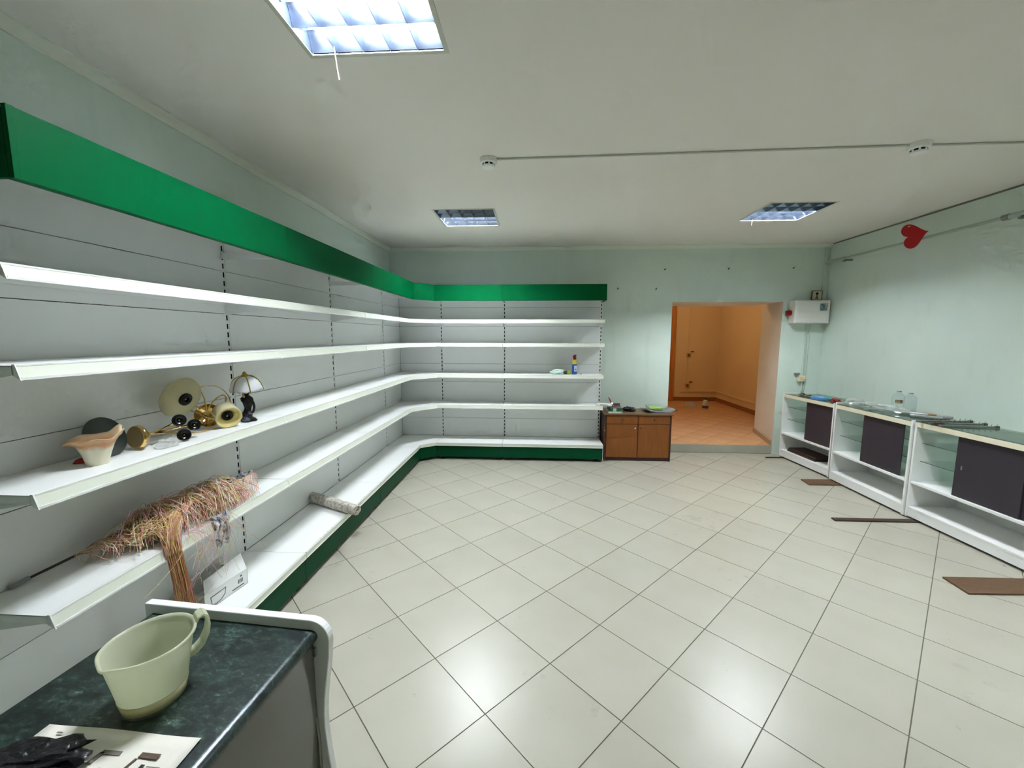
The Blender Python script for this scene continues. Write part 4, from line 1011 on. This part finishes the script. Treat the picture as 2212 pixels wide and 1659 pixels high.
for k in range(6):
    a = 2*PI*k/6+.3
    pr_ = [(.008, .078), (.022, .0765), (.045, .0685), (.064, .052), (.076, .029), (.0815, .008), (.084, -.008)]
    MB().tube([tilt @ Vector((r*math.cos(a), r*math.sin(a), z)) for r, z in pr_], .003, 7).build('shade_rib', GOLD, tl, smooth=True)
MB().lathe([(.022, .075), (.018, .082), (.012, .086), (.008, .097), (.002, .102)], 16, tilt).build('finial', GOLD, tl, smooth=True)
MB().tube([(.0, .004, .18), (.0, .005, .275)], .003, 6).build('stem', GOLD, tl, smooth=True)
MB().tube([tilt @ Vector((.074*math.cos(-1.2), .074*math.sin(-1.2), .0)), tilt @ Vector((.074*math.cos(-1.2), .074*math.sin(-1.2), -.03))], [.003, .006], 8).build('drop_bead', GOLD, tl, smooth=True)

# ------------------------------------------------------------------ tassel curtain on the shelf below
Z4 = SH_Z[0]+.0005
tc_ = thing('tassel_curtain', (-1.66, 1.65, Z4), 'string curtain with pink, yellow and cream tassels piled on the shelf and hanging down', 'curtain')
T0 = Vector((-1.66, 1.65, Z4))
rA, rB = Vector((-1.812, 1.235, .712))-T0, Vector((-1.620, 2.165, .795))-T0
MB().tube([rA, rA.lerp(rB, .5)+Vector((0, 0, .012)), rB], .0048, 8).build('rod', mat('rod_dark', rgb(52, 44, 40), .5), tc_, smooth=True)
MB().tube([rA-Vector((.004, .02, .002)), rA+Vector((.006, .03, .004))], [.008, .009], 8).build('rod_end', mat('rod_grey', rgb(150, 150, 152), .4), tc_, smooth=True)
MB().box(-.006, .006, -.21, .0, -.004, .010).xf(Matrix.Translation(rB+Vector((.004, .004, .010))) @ Matrix.Rotation(-.20, 4, 'Z') @ Matrix.Rotation(.09, 4, 'X')).build('header_strip', mat('header_cream', rgb(186, 180, 172), .6), tc_, bevel=.001)
COLS = {'pink': rgb(226, 158, 146), 'cream': rgb(238, 224, 190), 'yellow': rgb(222, 214, 136), 'rust': rgb(200, 136, 100), 'white': rgb(240, 236, 228), 'rose': rgb(220, 172, 176), 'ochre': rgb(186, 146, 96)}
STR = {k: MB() for k in COLS}
HANG = {k: MB() for k in ('ochre', 'rust', 'yellow', 'rose')}
R = random.Random(5)
g_ = lambda s: R.gauss(0, s)
floor_z = .0035
def strand(store, key, pts4, rad=.0011, n=12, jit=.004):
    P = bez(*pts4, n)
    ph = R.random()*6
    P = [p+Vector((math.sin(i*.9+ph), math.cos(i*.8+ph*2), math.sin(i*1.1+ph*3)))*jit*(i/n) for i, p in enumerate(P)]
    for p in P:
        if p.x < .135 and p.z < floor_z: p.z = floor_z + R.random()*.006
        if p.x < -.160: p.x = -.160
    store[key].tube(P, rad, 3, caps=False)
def rod_at(t): return rA.lerp(rB, t)+Vector((0, 0, .012*(1-abs(t-.5)*2)))
# loops lying on the shelf, left part
for k in range(230):
    t = R.uniform(.16, .44); s = rod_at(t); key = R.choice(['cream', 'rust', 'rust', 'pink', 'cream'])
    d = Vector((R.uniform(.05, .19), R.uniform(-.05, .08), 0))
    strand(STR, key, (s, s+Vector((.02, 0, R.uniform(.01, .06)))+d*.3, s+d*1.3+Vector((0, g_(.03), .055)), Vector((s.x+d.x*.7+g_(.012), s.y+d.y+.05*R.random(), R.uniform(.004, .03)))))
# the thick middle heap
for k in range(560):
    t = R.uniform(.34, .74); s = rod_at(t)+Vector((g_(.008), g_(.01), abs(g_(.012))))
    key = R.choice(['pink', 'pink', 'rose', 'rust', 'yellow', 'cream', 'cream', 'white'])
    d = Vector((R.uniform(.05, .20), R.uniform(-.13, .14), 0))
    h = R.uniform(.03, .105)
    strand(STR, key, (s, s+Vector((.03, g_(.03), h)), s+d*.8+Vector((0, 0, h)), Vector((min(s.x+d.x, .15), s.y+d.y*1.2, R.uniform(.004, .06)))), .0013, 12, .007)
# knot of yellow loops on top
for k in range(130):
    c = Vector((.05+g_(.02), -.10+g_(.035), .06+abs(g_(.015)))); a0 = R.random()*6; rr = R.uniform(.025, .05)
    q = [c+Vector((rr*math.cos(a0+j*1.6), rr*math.sin(a0+j*1.6)*1.3, g_(.015))) for j in range(4)]
    strand(STR, R.choice(['yellow', 'yellow', 'cream', 'pink']), q, .0013)
# right part: straight strands combed towards the shelf edge
for k in range(240):
    t = R.uniform(.62, 1.0); s = rod_at(t)
    key = R.choice(['white', 'cream', 'cream', 'rose', 'pink'])
    e = Vector((.115+g_(.015), s.y-R.uniform(.02, .16), R.uniform(.004, .02)))
    strand(STR, key, (s, s+Vector((.04, g_(.008), .03)), e+Vector((-.03, .03, .035)), e), .0010)
# tassel tails sweeping over the edge, then the bunch hanging down
for k in range(300):
    t = R.uniform(.34, .72); s = rod_at(t)+Vector((.03, 0, .03)); key = R.choice(['yellow', 'rust', 'ochre', 'ochre', 'rose'])
    ex, ey = .160+g_(.007), -.125+g_(.016)
    strand(HANG, key, (s, s+Vector((.05, (ey-s.y)*.5, .03)), Vector((ex-.01, ey, .07)), Vector((ex, ey, -.02))), .0012, 12, .002)
for k in range(260):
    key = R.choice(['ochre', 'ochre', 'rust', 'rust', 'yellow', 'rose']); ang = R.random()*2*PI; rr = R.random()**.5
    ex, ey = .162+rr*.013*math.cos(ang), -.125+rr*.034*math.sin(ang)
    L = R.uniform(.33, .44)
    strand(HANG, key, (Vector((ex-.02, ey, .02)), Vector((ex+.002, ey, -.02)), Vector((ex+g_(.004), ey+.02+g_(.006), -.2)), Vector((ex+g_(.006), ey+.035+g_(.012), -L))), .0013, 12, .002)
# loose single strands
for k in range(46):
    y0 = R.uniform(-.06, .19); s = Vector((.13, y0, .012)); L = R.uniform(.08, .30)
    strand(HANG, R.choice(['rose', 'rose', 'yellow']), (s, s+Vector((.04, .0, .02)), s+Vector((.05, .02+g_(.05), -L*.5)), s+Vector((.045+g_(.01), g_(.09), -L))), .0008, 12, .003)
for key, b_ in STR.items():
    o = b_.build('strands_'+key, mat('yarn_'+key, COLS[key], .75), tc_, smooth='full', fix=False); o['kind'] = 'stuff'
for key, b_ in HANG.items():
    o = b_.build('hanging_strands_'+key, mat('yarn_'+key, COLS[key], .75), tc_, smooth='full', fix=False); o['kind'] = 'stuff'
# navy lace trimming
LACE = mat('navy_lace', rgb(212, 212, 216), .8, col2=rgb(38, 44, 66), vscale=55, detail=2)
def lc(u, v):
    p = rod_at(.50+.48*u)+Vector((-.02+.035*v, 0, .012+.014*math.sin(v*PI)+.008*math.sin(u*40+v*6))); return p
MB().grid(lc, 60, 4).build('lace_trim', LACE, tc_, smooth='full', solid=.001, fix=False)
def lc2(u, v): return Vector((.128+.035*min(1, v*2.2)+.004*math.sin(u*9+v*14), .10+.085*u-.015*v, .020-.19*max(0, v-.25)+.006*math.sin(u*14)))
MB().grid(lc2, 14, 20).build('lace_trim', LACE, tc_, smooth='full', solid=.001, fix=False)
for k in range(26):
    t = R.uniform(.45, .9); s = rod_at(t)+Vector((R.uniform(-.005, .03), g_(.01), R.uniform(.012, .03)))
    MB().lathe([(.001, -.005), (.0042, -.002), (.0042, .002), (.001, .005)], 8, Matrix.Translation(s)).build('bead', BRONZE, tc_, smooth=True)

# ------------------------------------------------------------------ carton and roll on the base deck
ZB = .2215
bxw = thing('cardboard_box', (-1.70, 1.80, ZB), 'open white cardboard box with a printed bag outline on the base shelf', 'box', math.radians(-9))
WC = mat('box_card', rgb(226, 228, 226), .65, var=.04, vscale=8); WCI = mat('box_inside', rgb(176, 170, 156), .75)
Lx, Ly, Hh = .085, .235, .085
for nm, b4 in (('side_wall', (Lx-.003, Lx, -.01, Ly)), ('side_wall', (-Lx, -Lx+.003, -.01, Ly)), ('end_wall', (-Lx, Lx, -.013, -.01)), ('end_wall', (-Lx, Lx, Ly, Ly+.003))):
    MB().box(*b4, 0, Hh).build(nm, WC if nm == 'side_wall' else WCI, bxw)
MB().box(-Lx, Lx, -.01, Ly, 0, .003).build('bottom', WC, bxw)
MB().add([(Lx, -.01, Hh), (Lx, Ly, Hh), (Lx-.05, Ly+.015, Hh+.075), (Lx-.05, .03, Hh+.045)], [(0, 1, 2, 3)]).build('flap', WC, bxw, solid=.003, fix=False)
MB().add([(-Lx, -.01, Hh), (-Lx, Ly, Hh), (-Lx+.06, Ly-.02, Hh+.10), (-Lx+.07, .0, Hh+.05)], [(0, 1, 2, 3)]).build('flap', WC, bxw, solid=.003, fix=False)
MB().add([(-Lx, -.013, Hh), (Lx, -.013, Hh), (Lx-.02, -.075, Hh-.028), (-Lx+.01, -.075, Hh-.02)], [(0, 1, 2, 3)]).build('flap', WCI, bxw, solid=.003, fix=False)
PRT = mat('print_grey', rgb(70, 78, 80), .6)
outline = [(.02, .056), (.025, .012), (.045, .008), (.075, .012), (.098, .030), (.105, .060), (.02, .054)]
MB().tube([(Lx+.0008, p[0], p[1]) for p in outline], .0016, 5).build('printed_outline', PRT, bxw)
for i in range(4): MB().box(Lx+.0002, Lx+.001, .178+.008*i, .182+.008*i, .030, .052).build('barcode_bar', PRT, bxw)
MB().box(Lx+.0002, Lx+.001, .14, .212, .012, .017).build('printed_line', PRT, bxw)
MB().box(Lx+.0002, Lx+.001, .192, .202, .062, .070).build('printed_mark', PRT, bxw)
ROLL = mat('speckled_felt', rgb(212, 206, 196), .9, col2=rgb(150, 144, 134), vscale=38, bump=.5, bscale=70)
rl = thing('fabric_roll', (-1.585, 3.0, ZB), 'grey speckled roll of lining lying across the base shelf', 'roll', math.atan2(-.24, .50))
def rw(a, i, r, z): return (r*(1+.05*math.sin(3*a+z*9)+.03*math.sin(7*a)), z)
MB().lathe([(.001, -.265), (.036, -.27), (.040, -.26)]+[(.040+.0012*math.sin(i*2.1), -.24+.48*i/12) for i in range(13)]+[(.039, .262), (.034, .27), (.026, .262), (.001, .258)], 28, Matrix.Translation((0, 0, .0425)) @ Matrix.Rotation(PI/2, 4, 'Y'), warp=rw).build('roll_body', ROLL, rl, smooth=True)
MB().lathe([(.010, .266), (.016, .272), (.020, .264)], 18, Matrix.Translation((0, 0, .0425)) @ Matrix.Rotation(PI/2, 4, 'Y'), cap0=False, cap1=False).build('inner_layer', ROLL, rl, smooth=True)
